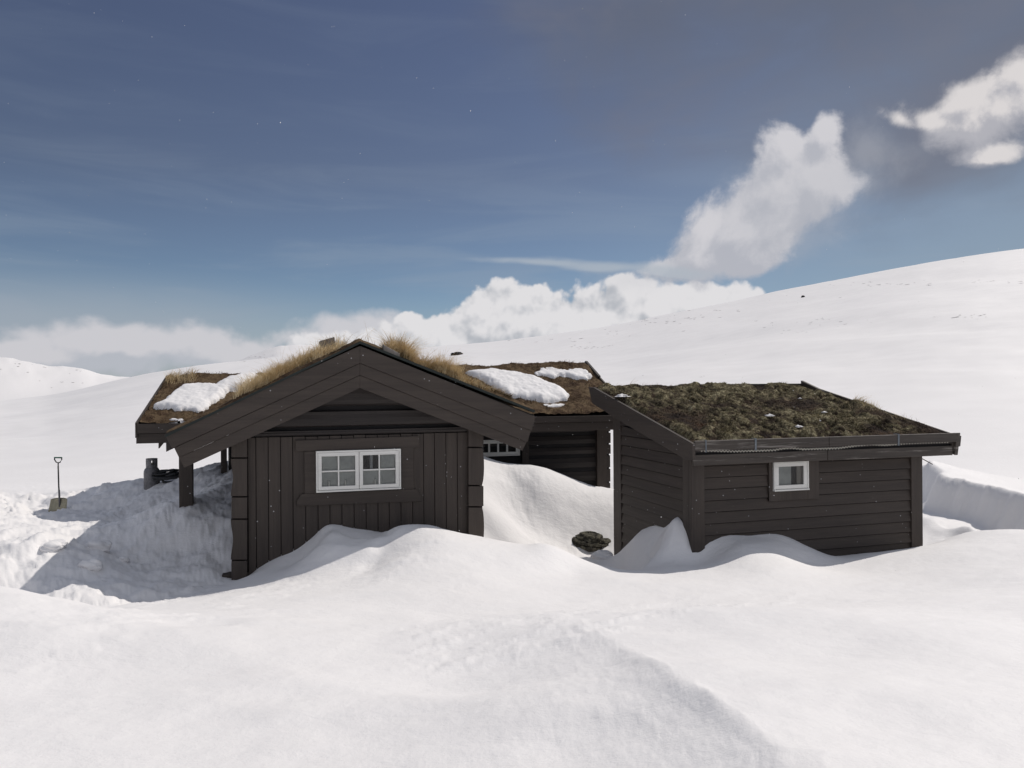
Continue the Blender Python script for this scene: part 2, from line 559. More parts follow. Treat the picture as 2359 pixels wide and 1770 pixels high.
def build_ground():
    C = []
    def c(u, v, Y): C.append(un(u, v, Y))
    for row in [
        # foreground
        [(-400, 1770, 3.4), (0, 1770, 3.4), (600, 1770, 3.5), (1180, 1770, 3.5), (1800, 1770, 3.4), (2359, 1770, 3.4), (2800, 1770, 3.4)],
        [(-400, 1600, 4.5), (0, 1600, 4.6), (600, 1600, 4.8), (1180, 1600, 4.95), (1800, 1600, 4.7), (2359, 1600, 4.6), (2800, 1600, 4.6)],
        [(-400, 1440, 5.7), (0, 1450, 5.75), (350, 1470, 6.1), (600, 1450, 6.5), (1180, 1450, 6.6), (1800, 1450, 6.5), (2359, 1450, 6.2), (2800, 1450, 6.0)],
        # left mound crest and the hollow behind
        [(-500, 1335, 6.9), (-200, 1340, 6.9), (0, 1355, 6.9), (64, 1370, 7.0), (128, 1392, 7.1), (176, 1413, 7.25)],
        [(-200, 1400, 8.1), (0, 1412, 8.2), (80, 1405, 8.1), (176, 1402, 8.1)],
        [(235, 1408, 7.6), (352, 1399, 8.0), (448, 1378, 8.7), (533, 1346, 9.5), (597, 1314, 10.0)],
        # sunlit block and rubble far left
        [(30, 1357, 9.0), (0, 1300, 9.4), (-200, 1290, 9.4), (0, 1237, 10.5), (90, 1262, 9.9), (140, 1262, 10.0), (158, 1245, 10.3), (-200, 1230, 10.5), (100, 1232, 10.6)],
        [(0, 1190, 11.9), (-200, 1185, 11.9), (60, 1200, 12.0), (0, 1168, 13.8), (-300, 1160, 14)],
        [(95, 1195, 13.2), (137, 1178, 14.6), (120, 1158, 15.4), (200, 1145, 15.4), (300, 1118, 15.5), (350, 1120, 15.3), (400, 1104, 15.3)],
        [(447, 1083, 15.2), (531, 1067, 15.2), (0, 1140, 16.5), (480, 1120, 13.6), (430, 1152, 12.0), (428, 1175, 11.6)],
        # shovelled bowl
        [(200, 1350, 8.8), (300, 1385, 8.7), (400, 1370, 9.1), (500, 1345, 9.85), (150, 1330, 9.3)],
        [(250, 1285, 10.5), (350, 1285, 10.8), (450, 1270, 10.9), (200, 1265, 10.6), (250, 1205, 12.8), (350, 1195, 13.0), (180, 1215, 12.2)],
        [(480, 1225, 11.2), (500, 1180, 11.8), (524, 1178, 11.7), (520, 1255, 10.9), (512, 1325, 10.2)],
        # slope in front of the cabin
        [(700, 1350, 9.0), (850, 1310, 9.5), (900, 1300, 9.3), (1100, 1300, 9.3), (950, 1400, 7.6), (1300, 1400, 7.8), (1600, 1400, 8.0), (1900, 1380, 8.4), (2200, 1350, 8.6), (2359, 1330, 8.5), (2800, 1330, 8.5)],
        # lip right of the cabin and the gap
        [(1115, 1237, 10.5), (1172, 1248, 10.3), (1215, 1254, 10.2), (1240, 1250, 10.2), (1267, 1256, 10.1), (1294, 1278, 9.95), (1308, 1299, 9.8), (1321, 1320, 9.6), (1348, 1330, 9.4), (1430, 1332, 9.3), (1495, 1333, 9.4), (1538, 1320, 9.9), (1579, 1304, 10.5)],
        [(1290, 1318, 11.9), (1240, 1305, 11.8), (1350, 1314, 12.0), (1430, 1306, 12.2), (1490, 1318, 11.3), (1340, 1290, 12.7), (1400, 1282, 13.0), (1424, 1290, 13.0), (1180, 1290, 11.3), (1130, 1270, 11.4)],
        [(1357, 1252, 14.0), (1310, 1238, 14.0), (1400, 1242, 14.1), (1250, 1220, 13.9), (1190, 1190, 13.9), (1130, 1185, 13.2)],
        [(1115, 1096, 14.2), (1156, 1077, 14.8), (1183, 1071, 15.0), (1223, 1071, 15.1), (1264, 1079, 15.2), (1305, 1096, 15.3), (1345, 1116, 15.3), (1411, 1129, 15.5), (1440, 1135, 15.6)],
        [(1250, 1130, 14.5), (1330, 1165, 14.6), (1200, 1130, 14.4), (1400, 1180, 14.7)],
        [(1186, 1275, 12.6), (1150, 1268, 12.8), (1235, 1280, 12.6), (1110, 1262, 12.4)],
        [(1120, 1058, 15.75), (1156, 1078, 15.75), (1230, 1100, 15.9), (1320, 1130, 16.2), (1400, 1140, 16.5)],
        # heap against the side of the shed
        [(1550, 1203, 11.25), (1540, 1212, 11.35), (1565, 1215, 11.15), (1583, 1245, 11.02), (1592, 1284, 10.9), (1520, 1245, 11.5), (1457, 1250, 12.2), (1440, 1262, 12.4), (1500, 1290, 11.1), (1550, 1285, 10.85)],
        # right of the shed: hollow and the steep face of a drift
        [(2165, 1248, 12.1), (2218, 1230, 11.9), (2271, 1223, 11.6), (2359, 1226, 11.1), (2600, 1230, 10.5)],
        [(2140, 1255, 13.6), (2230, 1245, 13.3), (2330, 1245, 12.7), (2130, 1200, 15.0)],
    ]:
        for p in row: c(*p)
    for (x_, y_) in ((7.6, 14.5), (8.6, 14.2), (8.2, 16.0), (9.4, 16), (8.6, 18), (10.6, 15), (10.8, 17.5), (12.5, 16), (9.8, 13.6)):
        C.append(np.array([x_, y_, -2.72]))
    for (u, v, q) in [(575, 1327, -.06), (594, 1312, -.06), (651, 1282, -.06), (683, 1270, -.06), (705, 1254, -.06), (729, 1233, -.06), (748, 1215, -.06), (784, 1213, -.06),
                      (811, 1219, -.06), (830, 1221, -.06), (884, 1228, -.06), (950, 1230, -.06), (1050, 1236, -.1),
                      (878, 1246, -.62), (911, 1219, -.62), (952, 1211, -.62), (992, 1213, -.62), (1040, 1224, -.6), (1080, 1236, -.5),
                      (811, 1250, -.45), (760, 1247, -.5), (850, 1262, -.8), (700, 1290, -.45), (760, 1275, -.8)]:
        C.append(wallpt(CB, u, v, q))
    for (u, v, q) in [(1612, 1276, -.06), (1639, 1257, -.06), (1688, 1239, -.06), (1734, 1238, -.06), (1796, 1234, -.06), (1842, 1249, -.06), (1870, 1265, -.06),
                      (1894, 1279, -.06), (2000, 1276, -.06), (2105, 1268, -.06), (1700, 1262, -.5), (1800, 1260, -.5), (1700, 1295, -.95), (1850, 1290, -.7),
                      (1984, 1273, -.4), (2100, 1264, -.4)]:
        C.append(wallpt(SH, u, v, q))
    # beyond the buildings, and behind the camera
    for x in (-22, -14, -8, -2, 4, 10, 18, 26):
        C.append(np.array([x, 25, -2.5])); C.append(np.array([x, 20, -2.45]))
        C.append(np.array([x, -6, -1.3]))
    for y in (2, 8, 14):
        C.append(np.array([-20, y, -1.9])); C.append(np.array([22, y, -1.9]))
    C.append(np.array([0, 0, -1.6])); C.append(np.array([-3, 0.5, -1.55])); C.append(np.array([3, 0.5, -1.55]))
    C = np.array(C)
    # thin-plate spline
    X = C[:, :2]; n = len(X)
    def K(r2): return 0.5 * r2 * np.log(r2 + 1e-9)
    D = ((X[:, None] - X[None]) ** 2).sum(-1)
    A = np.zeros((n + 3, n + 3)); A[:n, :n] = K(D) + np.eye(n) * 0.0006
    A[:n, n] = 1; A[:n, n + 1:] = X; A[n, :n] = 1; A[n + 1:, :n] = X.T
    wts = np.linalg.solve(A, np.concatenate([C[:, 2], np.zeros(3)]))

    def tps(x, y):
        out = np.empty(x.size); xf = x.ravel(); yf = y.ravel()
        for i in range(0, xf.size, 20000):
            a = xf[i:i + 20000]; b = yf[i:i + 20000]
            r2 = (a[:, None] - X[:, 0]) ** 2 + (b[:, None] - X[:, 1]) ** 2
            out[i:i + 20000] = K(r2) @ wts[:n] + wts[n] + a * wts[n + 1] + b * wts[n + 2]
        return out.reshape(x.shape)

    # skyline tables (photograph columns -> tangent of elevation)
    def el_tab(pts):
        us = np.array([(p[0] - CX) / F for p in pts])
        es = np.array([-((p[1] - CY) + ROLL * (p[0] - CX)) / F for p in pts])
        return us, es
    near = el_tab([(-900, 935), (-300, 930), (0, 926), (110, 914), (200, 893), (293, 871), (398, 851), (472, 839), (587, 828), (700, 815), (850, 808), (980, 803), (1141, 789),
                   (1280, 770), (1440, 746), (1578, 716), (1727, 688), (1802, 671), (1920, 650), (2133, 608), (2260, 589), (2359, 577), (2700, 545), (3600, 520)])
    far = el_tab([(-900, 850), (-300, 832), (0, 829), (50, 834), (124, 846), (189, 851), (224, 861), (268, 868), (308, 870), (400, 890), (520, 850), (600, 815), (640, 800), (690, 797), (760, 806), (820, 840), (900, 900), (3600, 900)])

    def smooth_tab(tab, w):
        g = np.linspace(-3, 3, 6001); e = np.interp(g, *tab)
        kx = np.arange(-4 * w, 4 * w + 1); kk = np.exp(-(kx / w) ** 2 / 2); kk /= kk.sum()
        return g, np.convolve(np.pad(e, 4 * w, mode='edge'), kk, mode='valid')
    near = smooth_tab(near, 14); far = smooth_tab(far, 5)

    def height(x, y):
        r = np.hypot(x, y)
        z = np.full(x.shape, -2.0)
        m = r < 30
        z[m] = tps(x[m], y[m])
        # big foreground wind ridges
        def ridge(p0, p1, A, wr, wl, f0, f1):
            d = (p1 - p0)[:2]; L = np.hypot(*d); d = d / L
            rx, ry = x - p0[0], y - p0[1]
            s = rx * d[0] + ry * d[1]
            side = ry * d[0] - rx * d[1]
            side = side + 0.06 * fbm(x, y, 1.3, 3, 11)
            prof = np.where(side > 0, np.exp(-side / wr), 1 / (1 + (side / wl) ** 2))
            return A * prof * sst(-f0, f0 * 0.6, s) * (1 - sst(L, L + f1, s))
        r0, r1 = np.array([0.50, 6.3, 0]), np.array([0.95, 2.75, 0])
        z += ridge(r0, r1, 0.26, 6.0, 0.85, 1.5, 3.0)
        z += ridge(r0 + (r1 - r0) * .42, r1, 0.085, 5.0, 0.13, 1.0, 3.0)
        fl = ridge(r0, r1, 1.0, .05, 0.55, 1.5, 3.0)
        z += fl * 0.014 * np.abs(fbm(x * 3.2 + y * .5, y * 1.1 - x * .2, 1.5, 5, 27, 0.6))
        z += ridge(un(176, 1413, 7.2), un(1250, 1700, 3.9), 0.07, 1.3, 0.5, 1.0, 1.0)
        nearm = 1 - sst(20, 30, r)
        z += nearm * 0.030 * fbm(x + 0.35 * y, y, 0.55, 4, 3)
        z += (1 - sst(6.5, 8.5, r)) * sst(2, 3.5, r) * 0.12 * fbm(x * .8 + .3 * y, y - .3 * x, 0.55, 3, 7)
        z += nearm * 0.016 * fbm(x * 0.9 + 1.1 * y, (y - x * 0.45) * 2.4, 1.1, 4, 5)
        w0, w1 = wallpt(CB, 760, 1240, -.30), wallpt(CB, 872, 1266, -.75)
        z += ridge(w0, w1, 0.07, 0.10, 0.30, .15, .15)
        w0, w1 = wallpt(CB, 700, 1290, -.50), wallpt(CB, 850, 1282, -1.05)
        z += ridge(w0, w1, 0.06, 0.12, 0.35, .2, .2)
        # sastrugi patches
        pa = sst(0.0, 0.35, fbm(x, y, 0.5, 3, 21)) * nearm
        z += pa * 0.032 * np.maximum(0, fbm(x * 1.6 + y * 1.4, (y - x * 0.6) * 4.0, 1.5, 4, 23))
        # shovelled, lumpy snow left of the cabin and out to the rubble
        rim = sst(7.6, 8.6, y) * (1 - sst(15.4, 17, y)) * (1 - sst(-3.9, -3.3, x)) * (1 - sst(-1.2, 0.0, (x + 6.5) - 0.25 * (y - 9) - 1.5) * 0.0)
        l = np.abs(fbm(x, y, 1.5, 5, 31, 0.58))
        z += rim * (0.11 * (0.22 - l) + 0.055 * np.round(fbm(x, y, 2.6, 3, 34, 0.6) * 5) / 5 + 0.03 * fbm(x, y, 4.0, 3, 33, 0.6))
        rub = sst(11.0, 12.2, y) * (1 - sst(15.8, 17, y)) * (1 - sst(-8.3, -7.4, x))
        z += rub * 0.16 * np.maximum(0, fbm(x, y, 2.6, 4, 35, 0.6) + 0.1)
        rub2 = sst(9.0, 9.5, y) * (1 - sst(10.4, 10.8, y)) * sst(-6.5, -6.0, x) * (1 - sst(-5.3, -4.9, x))
        z += rub2 * 0.10 * np.maximum(0, fbm(x, y, 3.5, 3, 36, 0.6))
        g = np.exp(-(((x - 1.9) / 1.0) ** 2 + ((y - 11.4) / 0.9) ** 2))
        z += g * 0.06 * (.3 - np.abs(fbm(x, y, 2.4, 4, 47, 0.6)) * 1.4)
        # trampled snow round the boulder in the gap
        g = np.exp(-(((x - 1.35) / 0.9) ** 2 + ((y - 13.2) / 0.9) ** 2))
        z += g * 0.07 * fbm(x, y, 4.0, 4, 41, 0.6)
        # slide scratches on the drift between the buildings
        g = np.exp(-(((x - 0.1) / 0.35) ** 2 + ((y - 14.2) / 0.7) ** 2))
        z += g * 0.06 * fbm((x + 0.6 * (y - 13)) * 2.2, y * 1.5, 1.8, 5, 43, 0.65)
        # cornice step on the left of the heap, ledges in front of the cabin
        # wind scoop with a steep shaded face, right of the shed
        xc = np.interp(y, [12.5, 14, 15.2, 16.3, 17.3, 18.6, 20], [8.9, 9.0, 9.15, 9.2, 9.25, 9.5, 10.2]) + 0.42 * fbm(x * .3, y, 0.9, 4, 61)
        dd = x - xc
        gate = sst(12.4, 13.6, y) * (1 - sst(18.6, 21, y))
        hh = 0.76 + 0.12 * fbm(x, y, 0.7, 3, 62)
        z += gate * hh * (sst(-.42, .02, dd) ** 1.2) * np.exp(-np.maximum(dd, 0) / 3.0)
        z += gate * 0.24 * np.exp(-((dd + 1.0) / .35) ** 2) * sst(-.1, .4, fbm(x, y * .5, 1.1, 3, 64) + .15)
        zf = np.zeros_like(z)
        k = np.where(y > 1e-3, x / np.maximum(y, 1e-3), np.sign(x) * 3.0)
        k = np.clip(k, -3, 3)
        k = np.where(y < 0, np.sign(x) * 3.0, k)
        e1 = np.interp(k, *near); e2 = np.interp(k, *far)
        R1 = 330.0
        rr = np.maximum(r, 20)
        ymul = np.cos(np.arctan(k))          # tables are tangents per unit depth
        e1 = e1 * ymul; e2 = e2 * ymul
        base = e1 + (-0.1 - e1) * (25.0 / rr) ** 0.85
        hump = 1 - 0.0 * rr
        ze = np.where(rr < R1, base, 0)
        eR = e1 + (-0.1 - e1) * (25.0 / R1) ** 0.85
        base = base + (e1 - eR) * sst(25, R1, rr)
        e_mid = np.minimum(e1, e2) - 0.035
        e = np.where(rr < R1, base, 0.0)
        e = np.where((rr >= R1) & (rr < 900), e1 + (e_mid - e1) * sst(R1, 900, rr), e)
        e = np.where((rr >= 900) & (rr < 2400), e_mid + (e2 - e_mid) * sst(900, 2400, rr), e)
        e = np.where(rr >= 2400, e2 - (e2 + 0.05) * sst(2400, 4500, rr), e)
        zf = rr * e
        lr = np.log(rr)
        zf += rr * 0.0105 * fbm(k * 2.2 + lr * 0.8, lr * 3.0, 1.0, 4, 51) * sst(26, 60, rr) * (1 - 0.8 * sst(150, 320, rr))
        zf += rr * 0.0022 * fbm(k * 7 + lr, lr * 9.0, 1.0, 4, 53) * sst(26, 60, rr)
        zf += rr * 0.004 * fbm(k * 14, lr * 14.0, 1.0, 4, 55) * sst(1500, 2400, rr)
        w = sst(20, 29, r)
        return z * (1 - w) + zf * w

    fa = np.radians(np.arange(-38, 38.01, 0.075))
    ba = np.radians(np.arange(41, 320, 3.5))
    ang = np.concatenate([fa, ba])
    rad = [0.4]
    while rad[-1] < 6500:
        r = rad[-1]
        rad.append(r * (1.10 if r < 2.8 else 1.008 if r < 7 else 1.0052 if r < 18.5 else 1.012 if r < 40 else 1.035))
    rad = np.array(rad)
    A_, R_ = np.meshgrid(ang, rad)
    x = R_ * np.sin(A_); y = R_ * np.cos(A_)
    z = height(x, y)
    nr, na = x.shape
    idx = np.arange(nr * na).reshape(nr, na)
    nxt = np.roll(idx, -1, axis=1)
    q = np.stack([idx[:-1], nxt[:-1], nxt[1:], idx[1:]], -1).reshape(-1, 4)[:, ::-1]
    V = np.stack([x, y, z], -1).reshape(-1, 3)
    V = np.vstack([V, [[0, 0, z[0].mean()]]])
    o = link_mesh('ground', V, q, M['snow'], None, True)
    # close the little hole under the camera
    me2 = [(len(V) - 1, int(idx[0, (i + 1) % na]), int(idx[0, i])) for i in range(na)]
    tag(o, kind='structure')
    return height


HEIGHT = build_ground()


def hz(x, y):
    return float(HEIGHT(np.array([[float(x)]]), np.array([[float(y)]]))[0, 0])


# ------------------------------------------------------------------ cabin
zb = CB.zb
cabin = empty('log_cabin', (CB.O[0], CB.O[1], zb), CB.a)
tag(cabin, 'dark brown log cabin with gabled front room, grassy turf roof and white paned windows', 'cabin')
QR = -0.32                                            # plane of the bargeboards
apx = CB.front(829, 793, QR); lft = CB.front(382, 1008, QR); rgt = CB.front(1232, 952, QR)
EQ, EZ = 3.81, -0.66                                 # eave of the main roof
RQ, RZ = 6.17, 0.40                                  # ridge of the main roof
ET0, ET1 = -1.67, 7.45
mL = (apx[1] - lft[1]) / (apx[0] - lft[0]); mR = (apx[1] - rgt[1]) / (rgt[0] - apx[0])
MM = (RZ - EZ) / (RQ - EQ)


RZt = lambda t: RZ - .027 * (ET1 - t)


def roofz(t, q):
    """top of the roof boards (no turf) of the cabin, -9 where there is no roof"""
    t = np.asarray(t, float); q = np.asarray(q, float)
    zl = apx[1] - mL * (apx[0] - t); zr = apx[1] - mR * (t - apx[0])
    za = np.where(t < apx[0], zl, zr)
    ina = (t > lft[0] - 0.02) & (t < rgt[0] + 0.02) & (q > QR) & (q < RQ)
    za = np.where(ina, za, -9)
    mm = (RZt(t) - EZ) / (RQ - EQ)
    zm = np.where(q < RQ, EZ + mm * (q - EQ), RZt(t) - mm * (q - RQ))
    te = ET0 + np.clip((q - EQ) / (RQ - EQ), 0, 1) * 0.22
    inm = (t > te) & (t < ET1) & (q > EQ) & (q < RQ + 2.36)
    zm = np.where(inm, zm, -9)
    return np.maximum(za, zm)


# --- front room: boards, backing wall, logs
def tz(u, v, q=0.0): return CB.front(u, v, q)


w = MB(zb)
t0 = tz(571, 1100)[0]; t1 = tz(1078, 1100)[0]
tl = tz(540, 1100)[0]; tr = tz(1112, 1100)[0]
ztop = tz(700, 1004)[1]
roof_a = lambda t: (apx[1] - mL * (apx[0] - t)) if t < apx[0] else (apx[1] - mR * (t - apx[0]))
# solid body of the front room behind the cladding
w.prism([(tl, .03, -3.2), (tr, .03, -3.2), (tr, .03, roof_a(tr) - .16), (apx[0], .03, apx[1] - .16), (tl, .03, roof_a(tl) - .16)], (0, 5.0, 0))
wall = w.build('wall', M['dark'], cabin)
w = MB(zb)
edges = [t0] + [tz(450 + x / 3.687, 1100)[0] for x in (515, 620, 725, 828, 935, 1040, 1140, 1242, 1345, 1447, 1548, 1643, 1743, 1842, 1937, 2030, 2127)]
edges += [tz(680 + x / 3.687, 1050)[0] for x in (1374, 1466)]
edges = sorted(edges)
for i in range(len(edges) - 1):
    a, b = edges[i] + .004, edges[i + 1] - .004
    w.box(a, b, -.022 + random.uniform(-.003, .003), .03, -3.1, ztop - .012 + random.uniform(-.004, .004))
w.build('board_cladding', M['wood_v'], wall, bevel=.003)
# lintel log and gable logs
w = MB(zb)
def gable_log(z0, z1, q0):
    n = 7
    lo = []; 
    def tlim(z, sgn):
        return (apx[0] - (apx[1] - .10 - z) / mL) if sgn < 0 else (apx[0] + (apx[1] - .10 - z) / mR)
    prof = [(0.0, .05), (.08, .012), (.25, 0), (.5, -.004), (.75, .002), (.93, .0), (1.0, .055)]
    for (f0, d0), (f1, d1) in zip(prof[:-1], prof[1:]):
        za, zc = z0 + (z1 - z0) * f0, z0 + (z1 - z0) * f1
        a0, a1 = max(tl - .0, tlim(za, -1)), min(tr + .0, tlim(za, 1)); b0, b1 = max(tl, tlim(zc, -1)), min(tr, tlim(zc, 1))
        if b1 - b0 < .02: b0 = b1 = (b0 + b1) / 2
        w.add([(a0, q0 + d0, za), (a1, q0 + d0, za), (b1, q0 + d1, zc), (b0, q0 + d1, zc)], [(0, 1, 2, 3)])
        w.add([(a0, q0 + .2, za), (a1, q0 + .2, za), (b1, q0 + .2, zc), (b0, q0 + .2, zc)], [(3, 2, 1, 0)])
    w.add([(max(tl, tlim(z0, -1)), q0 + .05, z0), (min(tr, tlim(z0, 1)), q0 + .05, z0), (min(tr, tlim(z0, 1)), q0 + .2, z0), (max(tl, tlim(z0, -1)), q0 + .2, z0)], [(3, 2, 1, 0)])
zz = lambda y: tz(829, 760 + y / 3.687)[1]
gable_log(ztop, zz(850) + .01, -.05)
gable_log(zz(818), zz(682), -.035)
gable_log(zz(645), zz(440), -.035)
w.build('gable_log', M['wood_log'], wall)
# notched corner logs left and right
def scallop(px_l, px_r, cuts, side):
    for (v0, v1, kind) in cuts:
        m = MB(zb)
        pts = []
        nn = 9
        for i in range(nn + 1):
            f = i / nn; v = v0 + (v1 - v0) * f
            if kind == 'out': off = 4.5 * math.sin(math.pi * f) ** 0.6 - 1
            elif kind == 'in': off = 2.5 * math.cos(2 * math.pi * f) + 1.0
            else: off = 2.0
            pts.append(((px_l - off * side if side > 0 else px_l), v))
        if side > 0:
            poly = pts + [(px_r, v1), (px_r, v0)]
        else:
            poly = [(px_r + (p[0] - p[0]) , p[1]) for p in []]
            edge = []
            for i in range(nn + 1):
                f = i / nn; v = v0 + (v1 - v0) * f
                off = 4.5 * math.sin(math.pi * f) ** 0.6 - 1 if kind == 'out' else (2.5 * math.cos(2 * math.pi * f) + 1 if kind == 'in' else 2.0)
                edge.append((px_r + off, v))
            poly = [(px_l, v0)] + edge + [(px_l, v1)]
        m.frontpoly(CB, poly, -.11, .30)
        m.build('corner_log', M['wood_v'], cabin, bevel=.006)
scallop(535, 569.5, [(975, 1054, 'flat'), (1057, 1143.5, 'in'), (1146.5, 1195, 'flat'), (1198, 1290, 'in'), (1293, 1352, 'flat')], 1)
scallop(1079.5, 1112, [(985, 1029.5, 'flat'), (1032.5, 1117.5, 'out'), (1120.5, 1166.5, 'flat'), (1169.5, 1262, 'out')], -1)
m = MB(zb); m.frontpoly(CB, [(511, 1325), (575, 1320), (575, 1345), (511, 1345)], -.03, .5); m.build('sill_beam', M['wood_h'], cabin, bevel=.01)

# --- window trim and window
def c7(x, y): return (450 + x / 3.687, 950 + y / 3.687)
m = MB(zb)
m.frontpoly(CB, [c7(850, 240), c7(1900, 202), c7(1902, 300), c7(852, 332)], -.055, .04)
m.frontpoly(CB, [c7(925, 334), c7(1024, 330), c7(1030, 690), c7(928, 694)], -.050, .035)
m.frontpoly(CB, [c7(1750, 302), c7(1850, 298), c7(1856, 652), c7(1756, 656)], -.050, .035)
m.frontpoly(CB, [c7(900, 696), c7(1876, 652), c7(1925, 735), c7(1935, 757), c7(862, 797), c7(862, 755)], -.060, .045)
m.build('window_surround', M['wood_h'], wall, bevel=.004)


def window(fr, zb, parent, corners, q, sashes, name='window', reveal=0.05, dark_pane=None, fw=.048, bar=.02, rows=2, cols=2, hung=True, cmat='curtain'):
    """corners: four pixels tl, tr, br, bl of the white frame"""
    P = [fr.front(u, v, q) for u, v in corners]
    ta = (P[0][0] + P[3][0]) / 2; tb = (P[1][0] + P[2][0]) / 2
    za = (P[3][1] + P[2][1]) / 2; zt = (P[0][1] + P[1][1]) / 2
    f = MB(zb)
    th = .022
    f.box(ta, tb, q, q + .09, zt - th, zt); f.box(ta, tb, q - .012, q + .09, za, za + th)
    f.box(ta, ta + th, q + .001, q + .09, za + th, zt - th); f.box(tb - th, tb, q + .001, q + .09, za + th, zt - th)
    W = f.build(name, M['white'], parent, bevel=.003)
    n = sashes; ww = (tb - ta - 2 * th) / n
    for k in range(n):
        a = ta + th + k * ww + .003; b = a + ww - .006; lo = za + th + .004; hi = zt - th - .003
        s = MB(zb)
        s.box(a, b, q + .006, q + .045, lo, lo + fw); s.box(a, b, q + .006, q + .045, hi - fw, hi)
        s.box(a, a + fw, q + .007, q + .045, lo + fw, hi - fw); s.box(b - fw, b, q + .007, q + .045, lo + fw, hi - fw)
        for i in range(1, cols):
            x = a + fw + (b - a - 2 * fw) * i / cols
            s.box(x - bar / 2, x + bar / 2, q + .012, q + .04, lo + fw, hi - fw)
        for j in range(1, rows):
            z = lo + fw + (hi - lo - 2 * fw) * j / rows
            s.box(a + fw, b - fw, q + .014, q + .038, z - bar / 2, z + bar / 2)
        s.build('sash', M['white'], W, bevel=.003)
        for i in range(cols):
            for j in range(rows):
                x0 = a + fw + (b - a - 2 * fw) * i / cols + .002; x1 = a + fw + (b - a - 2 * fw) * (i + 1) / cols - .002
                y0 = lo + fw + (hi - lo - 2 * fw) * j / rows + .002; y1 = lo + fw + (hi - lo - 2 * fw) * (j + 1) / rows - .002
                g = MB(zb); g.add([(x0, q + .026, y0), (x1, q + .026, y0), (x1, q + .026, y1), (x0, q + .026, y1)], [(0, 1, 2, 3)])
                g.build('pane', M['glass'], W)
    return W, (ta, tb, za, zt)


# carve: the wall body is solid, so the window sits in a shallow lit box in front of it
cor = [c7(1022, 338), c7(1743, 305), c7(1752, 650), c7(1030, 685)]
W1, (ta, tb, za, zt) = window(CB, zb, wall, cor, -.10, 2)
m = MB(zb)   # grey blind with one opening (upper left pane of the right sash)
mid = (ta + tb) / 2; zm = (za + zt) / 2; qb = -.045
ox0, ox1 = mid + .03, mid + (tb - mid) * .52
m.box(ta + .02, ox0, qb, qb + .01, za + .02, zt - .02); m.box(ox1, tb - .02, qb, qb + .01, za + .02, zt - .02)
m.box(ox0, ox1, qb, qb + .01, za + .02, zm)
m.build('blind', M['curtain'], W1)
m = MB(zb); m.box(ox0, ox1, qb - .004, qb + .03, zm, zt - .02); m.build('dark_room_panel', M['room'], W1)  # solid black panel, the unlit room's darkness put into its colour
m = MB(zb)
xc = ox0 + (ox1 - ox0) * .50
for i in range(5):
    a = xc - .012 + i * .007
    m.box(a, a + .0055, qb - .013 + .003 * (i % 2), qb - .005, zm + .01, zt - .03 - .01 * i)
m.build('hanging_cloth', M['cloth'], W1)
# candle holders on the inner sill
for i, x in enumerate((1135, 1275, 1525)):
    t, z = CB.front(*c7(x, 600), -.045)
    m = MB(0); m.lathe((0, 0, 0), [(.008, 0), (.014, .004), (.014, .075), (.011, .078), (.011, .02)], 14)
    h = m.build('candle_holder', M['candle'], None, True)
    p = CB.world(t, -.058, za + .022 + .05); h.location = p
    tag(h, ['clear candle glass behind the far left lower pane of the white window', 'clear candle glass behind the second lower pane of the white window',
            'clear candle glass behind the third lower pane of the white window'][i], 'candle holder', 'candle glasses standing inside the cabin window')

# --- bargeboards: three overlapping boards on each side
def c1(x, y): return (280 + x / 3.687, 760 + y / 3.687)
def c2(x, y): return (680 + x / 3.687, 760 + y / 3.687)
def c3(x, y): return (1020 + x / 3.687, 800 + y / 3.687)
def c4(x, y): return (1300 + x / 3.687, 850 + y / 3.687)
def c5(x, y): return (1759 + x / 3.687, 800 + y / 3.687)
def c6(x, y): return (x / 3.687, 980 + y / 3.687)
def c8(x, y): return (1050 + x / 3.687, 1000 + y / 3.687)
L = MB(zb)
L.frontpoly(CB, [c2(550, 137), c2(550, 283), c1(428, 1008), c1(365, 885)], QR - .04, .04)
L.frontpoly(CB, [c2(550, 286), c2(550, 384), c1(487, 1085), c1(447, 1003)], QR - .025, .03)
L.frontpoly(CB, [c2(550, 387), c2(550, 495), c1(533, 1172), c1(489, 1085)], QR - .01, .03)
L.build('bargeboard', M['wood_h'], cabin, bevel=.003)
L = MB(zb)
L.frontpoly(CB, [c2(551, 137), c2(2040, 740), c2(2008, 857), c2(551, 283)], QR - .04, .04)
L.frontpoly(CB, [c2(551, 286), c2(2003, 857), c2(1972, 955), c2(551, 384)], QR - .025, .03)
L.frontpoly(CB, [c2(551, 387), c2(1966, 955), c2(1930, 1025), c2(551, 495)], QR - .01, .03)
L.build('bargeboard', M['wood_h'], cabin, bevel=.003)

# --- roof slabs
m = MB(zb)
dz = .15
for (a, b, mm) in ((lft[0], apx[0], 1), (apx[0], rgt[0], -1)):
    za_, zb_ = roof_a(a) - .03, roof_a(b) - .03
    m.prism([(a, QR + .02, za_), (b, QR + .02, zb_), (b, QR + .02, zb_ - dz), (a, QR + .02, za_ - dz)], (0, RQ - QR - .3, 0))
RL = RZt(ET0 + .22)
def slab(P, th):
    vs = P + [(a_, b_, c_ - th) for a_, b_, c_ in P]
    m.add(vs, [(0, 1, 2, 3), (7, 6, 5, 4), (0, 4, 5, 1), (1, 5, 6, 2), (2, 6, 7, 3), (3, 7, 4, 0)])
slab([(ET0, EQ, EZ - .02), (ET1, EQ, EZ - .02), (ET1, RQ, RZ - .02), (ET0 + .22, RQ, RL - .02)], .14)
slab([(ET0 + .22, RQ, RL - .02), (ET1, RQ, RZ - .02), (ET1, RQ + 2.36, EZ - .02), (ET0 + .22, RQ + 2.36, EZ - .02)], .14)
roof = m.build('roof', M['wood_log'], cabin)
